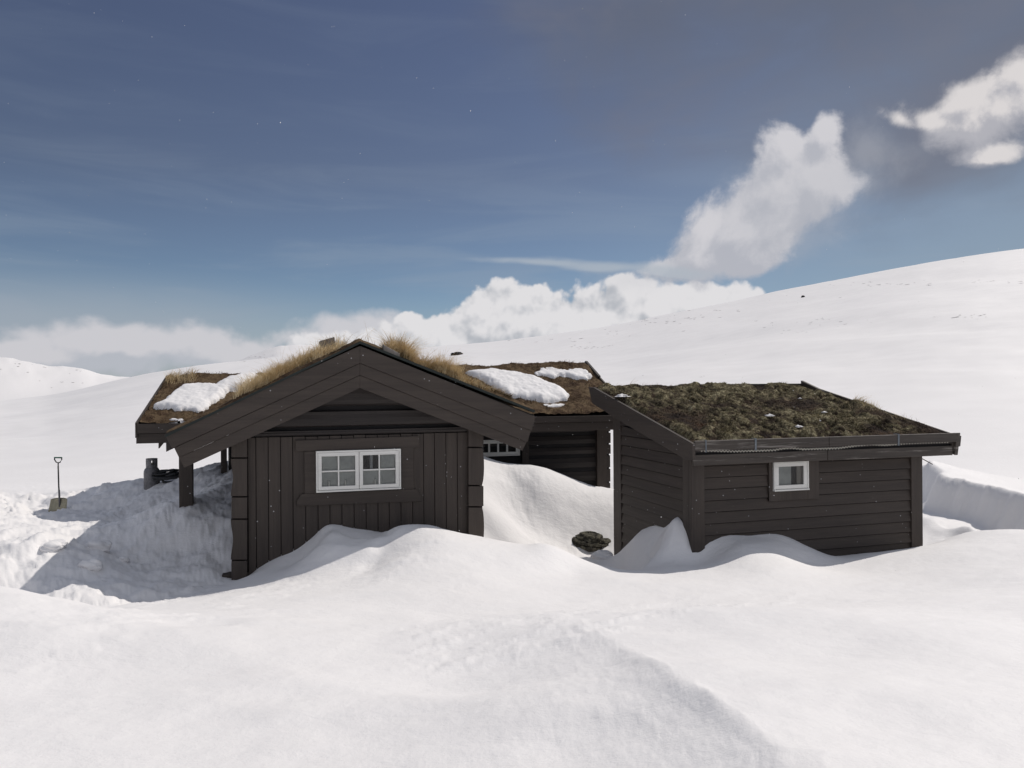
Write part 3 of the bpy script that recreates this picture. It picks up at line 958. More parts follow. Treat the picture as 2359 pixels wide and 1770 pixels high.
# felt edge along the bargeboard tops
m = MB(zb)
for a, b in ((lft[0], apx[0]), (apx[0], rgt[0] - .02)):
    m.prism([(a, QR - .06, roof_a(a) + .002), (b, QR - .06, roof_a(b) + .002), (b, QR - .06, roof_a(b) + .035), (a, QR - .06, roof_a(a) + .035)], (0, .12, 0))
m.build('felt_edge', M['felt'], roof)
# fascias of the main eave
m = MB(zb)
m.box(ET0 - .03, lft[0] + .3, EQ - .05, EQ - .01, EZ - .13, EZ + .03)
m.box(ET0 - .02, lft[0] + .5, EQ - .02, EQ + .02, EZ - .30, EZ - .135)
m.build('fascia', M['wood_h'], cabin, bevel=.004)
m = MB(zb)
m.box(rgt[0] - .3, ET1, EQ - .05, EQ - .01, EZ - .10, EZ + .02)
m.box(rgt[0] - .3, ET1, EQ - .02, EQ + .02, EZ - .27, EZ - .105)
m.build('fascia', M['wood_h'], cabin, bevel=.004)
m = MB(zb)   # verge boards of the main roof
for sx, tt in ((0, ET0 - .03), (.0, ET1)):
    o = .22 if tt < 0 else 0
    RZ_ = RL if tt < 0 else RZ
    m = MB(zb)
    m.prism([(tt, EQ - .05, EZ + .05), (tt + o, RQ, RZ_ + .06), (tt + o, RQ, RZ_ - .18), (tt, EQ - .05, EZ - .2)], (.035, 0, 0))
    m.prism([(tt + o, RQ, RZ_ + .06), (tt + o, RQ + 2.4, EZ + .05), (tt + o, RQ + 2.4, EZ - .2), (tt + o, RQ, RZ_ - .18)], (.035, 0, 0))
    m.build('verge_board', M['wood_q'], cabin)
m = MB(zb)   # raised end of the verge at the right ridge
q_, z_ = RQ - .1, RZ
m.prism([(ET1 - .02, RQ - .75, RZ - .24), (ET1 - .02, RQ + .02, RZ + .12), (ET1 - .02, RQ + .16, RZ + .06), (ET1 - .02, RQ - .6, RZ - .34)], (.05, 0, 0))
m.build('verge_cap', M['wood_log'], cabin)
# bracket and posts
m = MB(zb); m.frontpoly(CB, [c1(315, 905), c1(384, 905), c1(384, 930), c1(320, 1008), c1(313, 1008)], EQ + .05, .06); m.build('bracket', M['wood_v'], cabin)
def post(u0, u1, vtop, vbot, q):
    a, zt_ = CB.front(u0, vtop, q); b, zb_ = CB.front(u1, vbot, q)
    m = MB(zb); m.box(a, b, q, q + (b - a), zb_ - .5, zt_); m.build('porch_post', M['wood_v'], cabin, bevel=.006)
post(411.5, 444, 1010, 1152, 1.7)
post(508, 522.5, 985, 1080, 4.35)
m = MB(zb); t_, z_ = CB.front(526, 1025, 3.6); m.tube([(t_, 3.6, z_ + .12), (t_, 3.6, z_ - .35)], .006, 6); m.build('hanging_cord', M['white'], cabin)
m = MB(zb)   # beams carrying the porch roof
m.box(lft[0] + .1, lft[0] + .26, QR + .3, EQ + .3, lft[1] - .22, lft[1] - .06)
m.build('eave_beam', M['wood_q'], cabin)
m = MB(zb)
for pxy, sx in (((745, 785), 0), ((884, 796), 1)):
    pass
tA, zA = CB.front(*c1(1762, 160), .35)
m.prism([(tA - .09, .30, zA - .05), (tA + .09, .30, zA + .03), (tA + .07, .30, zA + .16), (tA - .13, .30, zA + .10)], (0, .22, 0))
m.build('ridge_block', M['wood_grey'], roof, bevel=.008)
m = MB(zb)
tA, zA = CB.front(*c2(740, 160), -.2)
m.prism([(tA, -.3, zA - .05), (tA + .22, -.3, zA - .13), (tA + .22, -.3, zA - .07), (tA, -.3, zA + .05)], (0, .12, 0))
m.build('ridge_block', M['wood_grey'], roof, bevel=.008)

# --- main log wall on the right
QW = 4.4
m = MB(zb)
tc_, _ = CB.front(1403, 1000, QW); tc0, _ = CB.front(1371, 1000, QW)
m.box(-.25, tc_ - .002, QW + .0, RQ + 1.8, -3.3, EZ - .02)
m.prism([(tc_ - .04, QW + .05, EZ - .1), (tc_ - .04, RQ + 1.8, EZ - .1), (tc_ - .04, RQ, RZ - .2)], (-.1, 0, 0))
mw = m.build('log_wall', M['dark'], cabin)
zl = [CB.front(1300, 800 + y / 3.687, QW)[1] for y in (640, 738, 838, 925, 1045, 1160, 1290, 1420)]
wt0, wt1 = CB.front(1108, 1030, QW)[0], CB.front(1203, 1030, QW)[0]
m = MB(zb)
for i in range(len(zl) - 1):
    zt_, zl_ = zl[i] - .018, zl[i + 1] + .018
    hh = zt_ - zl_
    prof = [(0, .05), (.12, .01), (.5, -.01), (.88, .01), (1, .05)]
    spans = [(-.2, tc0)] if i not in (2, 3) else [(-.2, wt0), (wt1, tc0)]
    for (A0, A1) in spans:
        for (f0, d0), (f1, d1) in zip(prof[:-1], prof[1:]):
            m.add([(A0, QW - .02 + d0, zl_ + hh * f0), (A1, QW - .02 + d0, zl_ + hh * f0), (A1, QW - .02 + d1, zl_ + hh * f1), (A0, QW - .02 + d1, zl_ + hh * f1)], [(0, 1, 2, 3)])
m.build('log_course', M['wood_log'], mw, smooth=False)
m = MB(zb)
tc1, _ = CB.front(1394, 1000, QW)
m.box(tc0, tc1, QW - .10, QW + .1, -3.2, EZ - .1)
m.build('corner_board', M['wood_v'], cabin, bevel=.006)
zs = [CB.front(1400, 800 + y / 3.687, QW)[1] for y in (640, 720, 820, 910, 1025, 1145, 1260, 1380)]
for i in range(len(zs) - 1):
    m = MB(zb); m.box(tc1 + .004, tc_ + random.uniform(-.01, .01), QW - .07, QW + .12, zs[i + 1] + .014, zs[i] - .014)
    m.build('corner_log', M['wood_h'], cabin, bevel=.008)
cor = [c3(300, 790), c3(655, 782), c3(655, 915), c3(300, 935)]
cor[0] = (1098, cor[0][1] + 0.5); cor[3] = (1098, cor[3][1] + 0.5)
W2, (ta2, tb2, za2, zt2) = window(CB, zb, mw, cor, QW - .05, 1, fw=.05, bar=.035, rows=1, cols=4)
m = MB(zb); m.box(ta2 + .03, ta2 + (tb2 - ta2) * .74, QW + .01, QW + .02, za2, zt2); m.build('blind', M['curtain'], W2)
m = MB(zb)
m.box(wt1 - .02, wt1 + .12, QW - .07, QW - .02, za2 - .2, EZ - .25)
m.build('window_surround', M['wood_v'], mw)

# --- turf on the cabin
def grid_obj(name, T, Q, Z, keep, mat, parent, zb, smooth=True):
    nr, nc = T.shape
    idx = np.arange(nr * nc).reshape(nr, nc)
    k = keep[:-1, :-1] & keep[1:, :-1] & keep[:-1, 1:] & keep[1:, 1:]
    q = np.stack([idx[:-1, :-1], idx[:-1, 1:], idx[1:, 1:], idx[1:, :-1]], -1)[k]
    used = np.unique(q); remap = np.full(nr * nc, -1); remap[used] = np.arange(len(used))
    V = np.stack([T, Q, Z - zb], -1).reshape(-1, 3)[used]
    return link_mesh(name, V, remap[q], mat, parent, smooth)


def turf_height(t, q):
    base = roofz(t, q)
    # distance to the gable front, so that the turf thins towards the bargeboard
    ins = sst(QR, QR + .16, q)
    ed = .055 * ins
    mainr = sst(EQ - .3, EQ + .05, q)
    b = .05 * fbm(t, q, 2.2, 4, 61) + .035 * np.abs(fbm(t, q, 7, 4, 63, .6))
    ridgeb = .08 * np.exp(-((q - RQ) / .35) ** 2) * (0.6 + fbm(t, q * 0, 1.3, 3, 65)) * (t > 2.5)
    rl = 0
    return base + .015 + ed * (1 - .4 * mainr) + (.35 + .65 * ins) * np.maximum(b, -.03) * (0.6 + .6 * mainr) + ridgeb + rl


ts = np.arange(ET0, ET1 + .03, .03); qs = np.arange(QR + .02, RQ + 2.3, .03)
T, Q = np.meshgrid(ts, qs, indexing='xy')
Z = turf_height(T, Q)
keep = roofz(T, Q) > -5
turf = grid_obj('turf', T, Q, Z, keep, M['heath'], roof, zb)


def blades(name, pts, hts, mat, parent, zb, width=.005, lean=(.35, -.25), spread=.5, seg=3):
    """pts: (n,3) local; one mesh of curved blades"""
    n = len(pts); r = np.random.default_rng(9)
    a = r.random(n) * 2 * np.pi
    side = np.stack([np.cos(a), np.sin(a), np.zeros(n)], -1)
    cl1 = fbm(pts[:, 0], pts[:, 1], 4.5, 2, 141); cl2 = fbm(pts[:, 0], pts[:, 1], 4.5, 2, 143)
    hts = hts * (1 + .9 * fbm(pts[:, 0], pts[:, 1], 6, 2, 145))
    ld = np.stack([lean[0] + 1.2 * cl1 + spread * r.normal(size=n), lean[1] + 1.2 * cl2 + spread * r.normal(size=n), np.zeros(n)], -1)
    V = []; 
    for k in range(seg + 1):
        f = k / seg
        c = pts + ld * (hts * f ** 1.8)[:, None] + np.array([0, 0, 1.0]) * (hts * (f - .25 * f * f * np.hypot(ld[:, 0], ld[:, 1])))[:, None]
        wd = width * (1 - .8 * f)
        V.append(c - side * wd / 2); V.append(c + side * wd / 2)
    V = np.stack(V, 1)                       # n, 2(seg+1), 3
    V[:, :, 2] -= zb
    m = 2 * (seg + 1)
    base = (np.arange(n) * m)[:, None]
    F_ = np.concatenate([base + np.array([[2 * k, 2 * k + 1, 2 * k + 3, 2 * k + 2]]) for k in range(seg)], 1).reshape(-1, 4)
    o = link_mesh(name, V.reshape(-1, 3), F_, mat, parent)
    return tag(o, kind='stuff')


r9 = np.random.default_rng(19)
P = []; H = []
def scatter(n, t0, t1, q0, q1, dens, h):
    t = r9.uniform(t0, t1, n); q = r9.uniform(q0, q1, n)
    d = dens(t, q); k = r9.random(n) < d
    t, q = t[k], q[k]
    z = turf_height(t, q) - .01
    hh = h(t, q) * r9.uniform(.45, 1.15, len(t))
    P.append(np.stack([t, q, z], -1)); H.append(hh)
# left slope, near the ridge
scatter(34000, .0, apx[0] - .1, QR + .12, 2.6, lambda t, q: sst(-.1, .35, t) * (1 - sst(1.05, 1.5, t)) * sst(-.15, .3, fbm(t, q, 1.6, 3, 71) + .25), lambda t, q: .19 + 0 * t)
# right edge behind the bargeboard: tall tufts
scatter(15000, apx[0] + .25, rgt[0] - .3, QR + .12, QR + .7, lambda t, q: sst(apx[0] + .2, apx[0] + .6, t) * (.35 + .65 * sst(-.2, .3, fbm(t, q, 2.5, 2, 73))), lambda t, q: np.interp(t, [apx[0], apx[0] + .5, apx[0] + .8, apx[0] + 1.2, apx[0] + 1.7, rgt[0]], [.08, .26, .27, .24, .14, .05]) * (.75 + .4 * fbm(t, q, 5, 2, 75)))
# sparse stalks
scatter(160, 0, rgt[0] - .8, QR + .15, 1.5, lambda t, q: 1 + 0 * t, lambda t, q: .32 + 0 * t)
# short heath all over the main roof
scatter(26000, ET0 + .05, ET1 - .1, EQ + .02, RQ + .1, lambda t, q: .8 + 0 * t, lambda t, q: .05 + 0 * t)
scatter(900, ET0 + .1, ET0 + .75, RQ - .5, RQ + .05, lambda t, q: .8 + 0 * t, lambda t, q: .16 + 0 * t)
P_ = np.concatenate(P); H_ = np.concatenate(H)
tall = H_ > .085
blades('dry_grass', P_[tall], H_[tall], M['grass'], roof, zb, width=.0075)
M['heath2'] = turf_mat('heath_stems', [(0.34, (0.045, 0.028, 0.018)), (0.46, (0.10, 0.065, 0.038)), (0.56, (0.22, 0.155, 0.09)), (0.68, (0.08, 0.065, 0.035))], 3.0, 20)
blades('heather', P_[~tall], H_[~tall], M['heath2'], roof, zb, width=.009, spread=.9)


# --- roof snow patches
def ray_roof(u, v):
    r = ray(u, v)
    for Y in np.arange(9.0, 22, .01):
        p = r * Y; l = CB.loc(p)
        z = float(roofz(l[0], l[1]))
        if z > -5 and l[2] < z + .10 and l[2] > z - .5: return l[0], l[1]
    return None


def sd_poly(x, y, poly):
    """signed distance, positive inside"""
    P = np.array(poly); n = len(P)
    d = np.full(x.shape, 1e9); ins = np.zeros(x.shape, bool)
    for i in range(n):
        a = P[i]; b = P[(i + 1) % n]
        e = b - a; wx, wy = x - a[0], y - a[1]
        h = np.clip((wx * e[0] + wy * e[1]) / (e @ e + 1e-12), 0, 1)
        d = np.minimum(d, np.hypot(wx - e[0] * h, wy - e[1] * h))
        c = ((a[1] > y) != (b[1] > y)) & (x < (b[0] - a[0]) * (y - a[1]) / (b[1] - a[1] + 1e-12) + a[0])
        ins ^= c
    return np.where(ins, d, -d)


def roof_snow(px, H, wd, label, seed, rough=.05, grow=.0):
    poly = [p for p in (ray_roof(u, v) for u, v in px) if p is not None]
    A = np.array(poly)
    lo = A.min(0) - .15; hi = A.max(0) + .15
    T, Q = np.meshgrid(np.arange(lo[0], hi[0], .02), np.arange(lo[1], hi[1], .02))
    sd = sd_poly(T, Q, poly) + grow + rough * 1.5 * fbm(T, Q, 6, 5, seed, .65)
    f = np.clip(sd / wd, 0, 1)
    th = H * np.sqrt(np.maximum(0, 1 - (1 - f) ** 2)) * (1 + .25 * fbm(T, Q, 2.5, 3, seed + 1)) + .018 * fbm(T, Q, 9, 4, seed + 2, .6)
    Z = roofz(T, Q) + .045 + np.where(sd > 0, th, -.1)
    keep = (sd > -.04) & (roofz(T, Q) > -5)
    cpt = A.mean(0)
    zz_ = float(roofz(cpt[0], cpt[1]))
    wp = CB.world(cpt[0], cpt[1], zz_)
    o = grid_obj('snow_patch', T - cpt[0], Q - cpt[1], Z, keep, M['snow'], None, zz_)
    o.location = wp; o.rotation_euler = (0, 0, CB.a)
    tag(o, label, 'snow patch', 'snow patches lying on the cabin turf roof')
    return o


roof_snow([c1(*p) for p in [(280, 632), (350, 590), (430, 530), (500, 482), (600, 462), (800, 462), (900, 408), (1030, 378), (1150, 372), (1120, 430), (1050, 490), (920, 510), (860, 560), (800, 600), (700, 680), (640, 690), (560, 682), (470, 680), (380, 640)]],
          .11, .16, 'thick melting snow patch in the left roof valley beside the straw grass', 81)
roof_snow([c1(*p) for p in [(400, 745), (520, 702), (630, 700), (560, 740), (490, 762)]], .03, .08, 'thin sliver of snow above the left eave below the thick patch', 84)
roof_snow([c3(*p) for p in [(190, 200), (400, 185), (600, 205), (780, 245), (900, 295), (1020, 350), (1080, 405), (1060, 435), (980, 442), (850, 455), (700, 435), (560, 410), (450, 350), (350, 280), (270, 240)]],
          .13, .20, 'large smooth snow patch on the roof right of the gable', 87, .03)
roof_snow([c3(*p) for p in [(780, 210), (830, 172), (940, 165), (1020, 190), (1120, 180), (1210, 190), (1260, 240), (1230, 270), (1100, 240), (1000, 225), (900, 240)]],
          .07, .10, 'small ragged snow patch at the right end of the roof ridge', 90, .07)
roof_snow([c3(*p) for p in [(790, 462), (900, 466), (1000, 458), (1110, 468), (1000, 486), (880, 488)]], .02, .05, 'thin broken strip of snow between the large patch and the right eave', 93, .02)

# ------------------------------------------------------------------ shed
zs0 = SH.zb
shed = empty('shed', (SH.O[0], SH.O[1], zs0), SH.a)
tag(shed, 'low brown plank shed with a mossy lean-to roof and one small white window', 'shed')
RT = -.15                              # plane of the left bargeboard
fq, fz = SH.side(*c4(1085, 635), RT); bq, bz = SH.side(*c4(225, 160), RT)
SM = (bz - fz) / (bq - fq)
sroof = lambda q: fz + SM * (q - fq)
TR = SH.front(*c5(1600, 720), fq)[0]
TW = SH.front(*c5(1320, 1200), 0)[0]     # right end of the wall
QB = SH.side(1419, 1100, 0)[0]           # back end of the side wall
m = MB(zs0)
m.prism([(.02, .02, -3.2), (.02, QB, -3.2), (.02, QB, sroof(QB) - .16), (.02, .02, sroof(0) - .16)], (TW - .04, 0, 0))
swall = m.build('wall', M['dark'], shed)
# front siding
c4f = lambda x, y, q=0: SH.front(*c4(x, y), q)
zl = [c4f(1180, y)[1] for y in (832, 935, 1030, 1128, 1225, 1320, 1420)]
sp = (zl[0] - zl[-1]) / 6
wl0, wl1 = c4f(1718, 900)[0], c4f(2145, 900)[0]
cl = c4f(1175, 900)[0]; cr = SH.front(*c5(1235, 1100), 0)[0]
wbot = c4f(1718, 1128)[1]
zfront = [zl[0] + sp] + [zl[0] - i * sp for i in range(0, 14)]
m = MB(zs0)
for i in range(len(zfront) - 1):
    zt_, zlw = zfront[i], zfront[i + 1]
    if i == 0: zt_ = zlw + .10
    spans = [(cl, cr)] if zlw < wbot - .02 else [(cl, wl0), (wl1, cr)]
    for a, b in spans:
        j = random.uniform(-.004, .004)
        m.prism([(a, -.008, zt_), (a, -.034 + j, zlw + .012), (a, -.034 + j, zlw + .012 - .001), (a, .02, zlw + .012), (a, .02, zt_)], (b - a, 0, 0))
m.build('siding', M['wood_h'], swall)
# side siding
m = MB(zs0)
qa = SH.side(*c4(1030, 1000), 0)[0]; qb_ = SH.side(*c4(497, 1000), 0)[0]
z_ref = SH.side(*c3(1535, 1165), 0)[1]
for i in range(-9, 9):
    zt_ = z_ref + (i + 1) * sp; zlw = z_ref + i * sp
    def cut(q, z): return min(z, sroof(q) - .12)
    a0, a1 = .02, qb_
    za, zc = cut(a0, zt_), cut(a1, zt_)
    if cut(a1, zlw) < zlw - .001: continue
    if zt_ > sroof(a0) - .12:
        q_s = (zlw + .13 - fz) / SM + fq
        a0 = max(a0, q_s)
        if a0 >= a1 - .1: continue
        za, zc = min(zt_, max(zlw + .02, sroof(a0) - .12)), min(zt_, sroof(a1) - .12)
    m.add([(-.034, a0, zlw + .012), (-.034, a1, zlw + .012), (-.008, a1, zc), (-.008, a0, za), (.02, a0, zlw + .012), (.02, a1, zlw + .012)],
          [(0, 3, 2, 1), (0, 1, 5, 4)])
m.build('siding', M['wood_q'], swall)
# corner boards
m = MB(zs0)
m.box(-.045, cl, -.05, .03, -3.2, sroof(0) - .2)
m.box(-.046, -.005, .031, qa, -3.2, sroof(.1) - .12)
m.build('corner_board', M['wood_v'], shed, bevel=.004)
m = MB(zs0); m.box(cr, TW + .02, -.05, .10, -3.2, sroof(0) - .2); m.build('corner_board', M['wood_v'], shed, bevel=.004)
m = MB(zs0); m.box(-.035, .05, qb_, QB + .03, -3.2, sroof(QB) - .12); m.build('corner_board', M['wood_v'], shed, bevel=.004)
# bargeboards
m = MB(zs0); m.sidepoly(SH, [c4(205, 155), c4(245, 158), c4(1086, 635), c4(1090, 775), c4(1040, 775), c4(440, 425), c4(235, 292)], RT - .04, .045)
m.build('bargeboard', M['wood_q'], shed, bevel=.004)
m = MB(zs0); m.prism([(TR, fq, sroof(fq) + .02), (TR, bq, sroof(bq) + .05), (TR, bq, sroof(bq) - .16), (TR, fq, sroof(fq) - .2)], (.035, 0, 0))
m.build('bargeboard', M['wood_q'], shed)
# eave: upper fascia in lengths, lower board, corrugated strip, brackets
zt_f = sroof(fq) + .03
FQ = fq - .02
m = MB(zs0)
xs = [RT + .01, SH.front(*c5(535, 800), fq)[0], TR + .05]
for a, b in zip(xs[:-1], xs[1:]):
    m.box(a, b - .006, FQ - .04, FQ, zt_f - .125, zt_f)
sfas = m.build('fascia', M['wood_worn'], shed, bevel=.006)
ed = M['wood_grey']
m = MB(zs0); m.box(RT + .02, TR + .03, FQ - .035, FQ - .005, zt_f + .0005, zt_f + .008); m.build('worn_edge', ed, sfas)
m = MB(zs0)
xs = [RT + .02, SH.front(*c5(527, 900), fq + .05)[0], TR + .02]
for a, b in zip(xs[:-1], xs[1:]):
    m.box(a, b - .008, FQ + .02, FQ + .06, zt_f - .33, zt_f - .185)
m.build('eave_board', M['wood_worn'], shed, bevel=.006)
m = MB(zs0)
m.prism([(TR + .03, FQ - .05, zt_f + .01), (TR + .03, FQ + .06, zt_f - .0), (TR + .03, FQ + .10, zt_f - .30), (TR + .03, FQ - .0, zt_f - .33)], (.06, 0, 0))
m.prism([(TR + .09, FQ - .02, zt_f - .04), (TR + .09, FQ + .25, zt_f - .0), (TR + .09, FQ + .25, zt_f - .24), (TR + .09, FQ + .0, zt_f - .20)], (.05, 0, 0))
m.build('eave_end', M['wood_worn'], shed, bevel=.006)
# black backing with the gap's shade put into its colour, corrugated strip
m = MB(zs0); m.box(RT + .03, TR + .02, FQ + .062, FQ + .08, zt_f - .30, zt_f - .10); m.build('dark_gap_backing', M['dark'], shed)
m = MB(zs0)
tt = np.arange(RT + .1, TR - .05, .0125)
ph = 2 * math.pi * tt / .05
sag = np.interp(tt, [tt[0], .5, 1.1, 1.3, 1.4, 1.6, 2.2, 2.5, 2.75, 3.0, 3.4, tt[-1]], [-.03, .0, .004, -.02, -.02, .006, .008, -.02, -.03, -.012, -.03, -.03])
zc_ = zt_f - .148 - sag
vs = []
for i in range(len(tt)):
    o_ = .012 * math.sin(ph[i])
    vs += [(tt[i], FQ + .008, zc_[i] + o_), (tt[i], FQ + .008, zc_[i] + o_ - .014), (tt[i], FQ + .35, zc_[i] + o_ + .06)]
fs = []
for i in range(len(tt) - 1):
    a = 3 * i
    fs += [(a, a + 1, a + 4, a + 3), (a, a + 3, a + 5, a + 2)]
m.add(vs, fs)
m.build('corrugated_sheet', M['plastic'], shed)
for (x, y, f) in ((1628, 630, c4), (1150, 780, c5), (1205, 650, c4)):
    t_, z_ = SH.front(*f(x, y), FQ - .05)
    m = MB(zs0); wd = .014 if x != 1205 else .008
    m.box(t_ - wd, t_ + wd, FQ - .047, FQ - .041, zt_f - .15, zt_f + .012); m.box(t_ - wd, t_ + wd, FQ - .047, FQ + .05, zt_f + .0125, zt_f + .018)
    m.build('metal_bracket', M['metal'], shed)
# roof slab
m = MB(zs0)
m.prism([(RT, fq - .01, sroof(fq) - .02), (RT, bq, sroof(bq) - .02), (RT, bq, sroof(bq) - .12), (RT, fq - .01, sroof(fq) - .12)], (TR - RT, 0, 0))
sr = m.build('roof', M['wood_log'], shed)
m = MB(zs0)   # board at the top edge of the roof, shows at the right end
m.box(TR - 2.2, TR - .02, bq - .03, bq, sroof(bq) - .1, sroof(bq) + .045)
m.prism([(TR - .02, bq - .75, sroof(bq - .75) + .02), (TR - .02, bq + .02, sroof(bq) + .10), (TR - .02, bq + .02, sroof(bq)), (TR - .02, bq - .7, sroof(bq - .7) - .05)], (.05, 0, 0))
m.build('verge_cap', M['wood_q'], sr)
# thin rod under the right eave
m = MB(zs0); a_, z1_ = SH.front(*c5(1315, 930), .2); b_, z2_ = SH.front(*c5(1435, 995), .2)
m.tube([(a_, .2, z1_), (b_, .2, z2_)], .007, 6); m.build('rod', M['wood_h'], shed)
# window
corn = [c4(1783, 787), c4(2078, 775), c4(2080, 1030), c4(1785, 1040)]
W3, (a3, b3, z3, y3) = window(SH, zs0, swall, corn, -.085, 1, fw=.055, rows=1, cols=1)
m = MB(zs0); m.box(a3 + .01, a3 + (b3 - a3) * .56, -.02, -.012, z3 + .02, y3 - .02); m.build('blind', M['curtain'], W3)
m = MB(zs0); m.box(a3 + (b3 - a3) * .72, a3 + (b3 - a3) * .80, -.022, -.012, z3 + .02, y3 - .02); m.box(a3 + (b3 - a3) * .80, b3 - .01, -.018, -.011, z3 + .02, y3 - .02)
m.build('shutter_post', M['wood_grey'], W3)
m = MB(zs0)
m.box(wl0 + .004, a3 - .004, -.055, .0, wbot + .01, c4f(1750, 790)[1] - .0); m.box(b3 + .004, wl1 - .004, -.055, .0, wbot + .01, c4f(1750, 790)[1])
m.box(wl0 + .004, wl1 - .004, -.050, .0, wbot + .01, z3 - .003)
m.build('window_surround', M['wood_v'], swall, bevel=.004)

# moss: heather mat with pale lichen cushions
def cushions(t, q, s_, seed, frac):
    """height 0..1 and mask of round cushions scattered on a jittered grid"""
    wx = t * s_ + .5 * fbm(t, q, 3 * s_ / 6, 2, seed + 7); wy = q * s_ + .5 * fbm(t, q, 3 * s_ / 6, 2, seed + 8)
    xi, yi = np.floor(wx).astype(int), np.floor(wy).astype(int)
    g = np.random.default_rng(seed).random((64, 64, 4))
    h = np.zeros(np.shape(t)); mk = np.zeros(np.shape(t))
    for i in (-1, 0, 1):
        for j in (-1, 0, 1):
            gg = g[(xi + i) % 64, (yi + j) % 64]
            rad = .35 + .55 * gg[..., 2]
            d2 = ((wx - xi - i - gg[..., 0]) ** 2 + (wy - yi - j - gg[..., 1]) ** 2) / rad ** 2
            hh = np.where(gg[..., 3] < frac, rad * np.sqrt(np.maximum(0, 1 - d2)), 0)
            h = np.maximum(h, hh); mk = np.maximum(mk, np.where((gg[..., 3] < frac) & (d2 < 1), 1 - d2 ** 2, 0))
    return h, mk


def moss_parts(t, q):
    b = sroof(q)
    edge = sst(RT, RT + .12, t) * (1 - sst(TR - .35, TR, t)) * sst(fq, fq + .1, q)
    n = fbm(t, q, 1.6, 3, 101)
    reg = sst(-.25, .25, fbm(t, q, 1.1, 3, 105) + .20)
    h1, m1 = cushions(t, q, 5.0, 211, .55); h2, m2 = cushions(t, q, 9.0, 221, .6)
    h3, m3 = cushions(t, q, 2.6, 231, .5)
    hump = .12 * np.exp(-(((t - (TR - .28)) / .28) ** 2 + ((q - fq - 1.45) / .35) ** 2)) + .07 * np.exp(-(((t - (TR - .15)) / .2) ** 2 + ((q - fq - .55) / .3) ** 2))
    fine = .022 * fbm(t, q, 15, 3, 115, .65)
    z = b - .005 + edge * (.012 + .03 * (n + .3) + .055 * h3 + (.085 * h1 + .045 * h2) * (.35 + .65 * reg) + fine) * (1 - .35 * sst(2.2, 3.2, q)) + .7 * hump
    lich = np.clip(np.maximum(m1 * reg, .85 * m2 * reg) * (1 + 1.2 * fbm(t, q, 22, 2, 117)), 0, 1)
    return z, lich


def moss_height(t, q):
    return moss_parts(t, q)[0]


def lichen_mat(name, gain):
    m, N, b, P = newmat(name)
    at = N.node('ShaderNodeAttribute', attribute_name='lichen')
    a_ = N.noise(P, 3.2, 5, 0.65, 0.4); c_ = N.noise(P, 30, 4, 0.7)
    f = N.math('ADD', N.math('MULTIPLY', a_, 0.5), N.math('MULTIPLY', c_, 0.5))
    k = [tuple(gain * x for x in cc) for cc in ((0.010, 0.007, 0.007), (0.032, 0.022, 0.017), (0.072, 0.050, 0.033), (0.078, 0.038, 0.025))]
    heath = N.ramp(f, [(0.38, k[0]), (0.48, k[1]), (0.56, k[2]), (0.64, k[3])])
    k = [tuple(gain * x for x in cc) for cc in ((0.036, 0.030, 0.019), (0.165, 0.140, 0.082), (0.44, 0.39, 0.25))]
    lich = N.ramp(f, [(0.38, k[0]), (0.50, k[1]), (0.62, k[2])])
    N.put(b.inputs['Base Color'], N.mix(at.outputs['Fac'], heath, lich))
    b.inputs['Roughness'].default_value = 0.95; b.inputs['Specular IOR Level'].default_value = 0.1
    bump(N, b, c_, 0.9, 0.03)
    return m


def set_attr(o, vals):
    a_ = o.data.attributes.new('lichen', 'FLOAT', 'POINT'); a_.data.foreach_set('value', np.asarray(vals, np.float32).ravel())


T, Q = np.meshgrid(np.arange(RT + .01, TR - .005, .016), np.arange(fq, bq - .01, .016))
mz, ml = moss_parts(T, Q)
moss = grid_obj('turf', T, Q, mz, np.ones(T.shape, bool), lichen_mat('lichen_turf', 1.0), sr, zs0)
set_attr(moss, ml)
# sprigs: many tiny leaf faces
r5 = np.random.default_rng(23)
n = 60000
t = r5.uniform(RT + .03, TR - .03, n); q = fq + .02 + (bq - fq - .05) * r5.random(n) ** 1.15
z, lz = moss_parts(t, q)
pts = np.stack([t, q, z - .004], -1)
hts = (.013 + .012 * lz) * r5.uniform(.5, 1.4, n)
mo = blades('moss_sprigs', pts, hts, lichen_mat('lichen_sprigs', 1.5), sr, zs0, width=.011, lean=(0, 0), spread=.9, seg=2)
set_attr(mo, np.repeat(lz, 6))
# straw on the humps
k = 260
t = np.concatenate([TR - .32 + .12 * r5.normal(size=k), TR - .2 + .1 * r5.normal(size=40), RT + 1.0 + .5 * r5.normal(size=60)])
q = np.concatenate([fq + 1.45 + .12 * r5.normal(size=k), fq + .8 + .2 * r5.normal(size=40), bq - .15 + 0 * r5.normal(size=60)])
pts = np.stack([t, q, moss_height(t, q)], -1)
blades('dry_grass', pts, r5.uniform(.04, .13, len(t)), M['grass'], sr, zs0, width=.005)
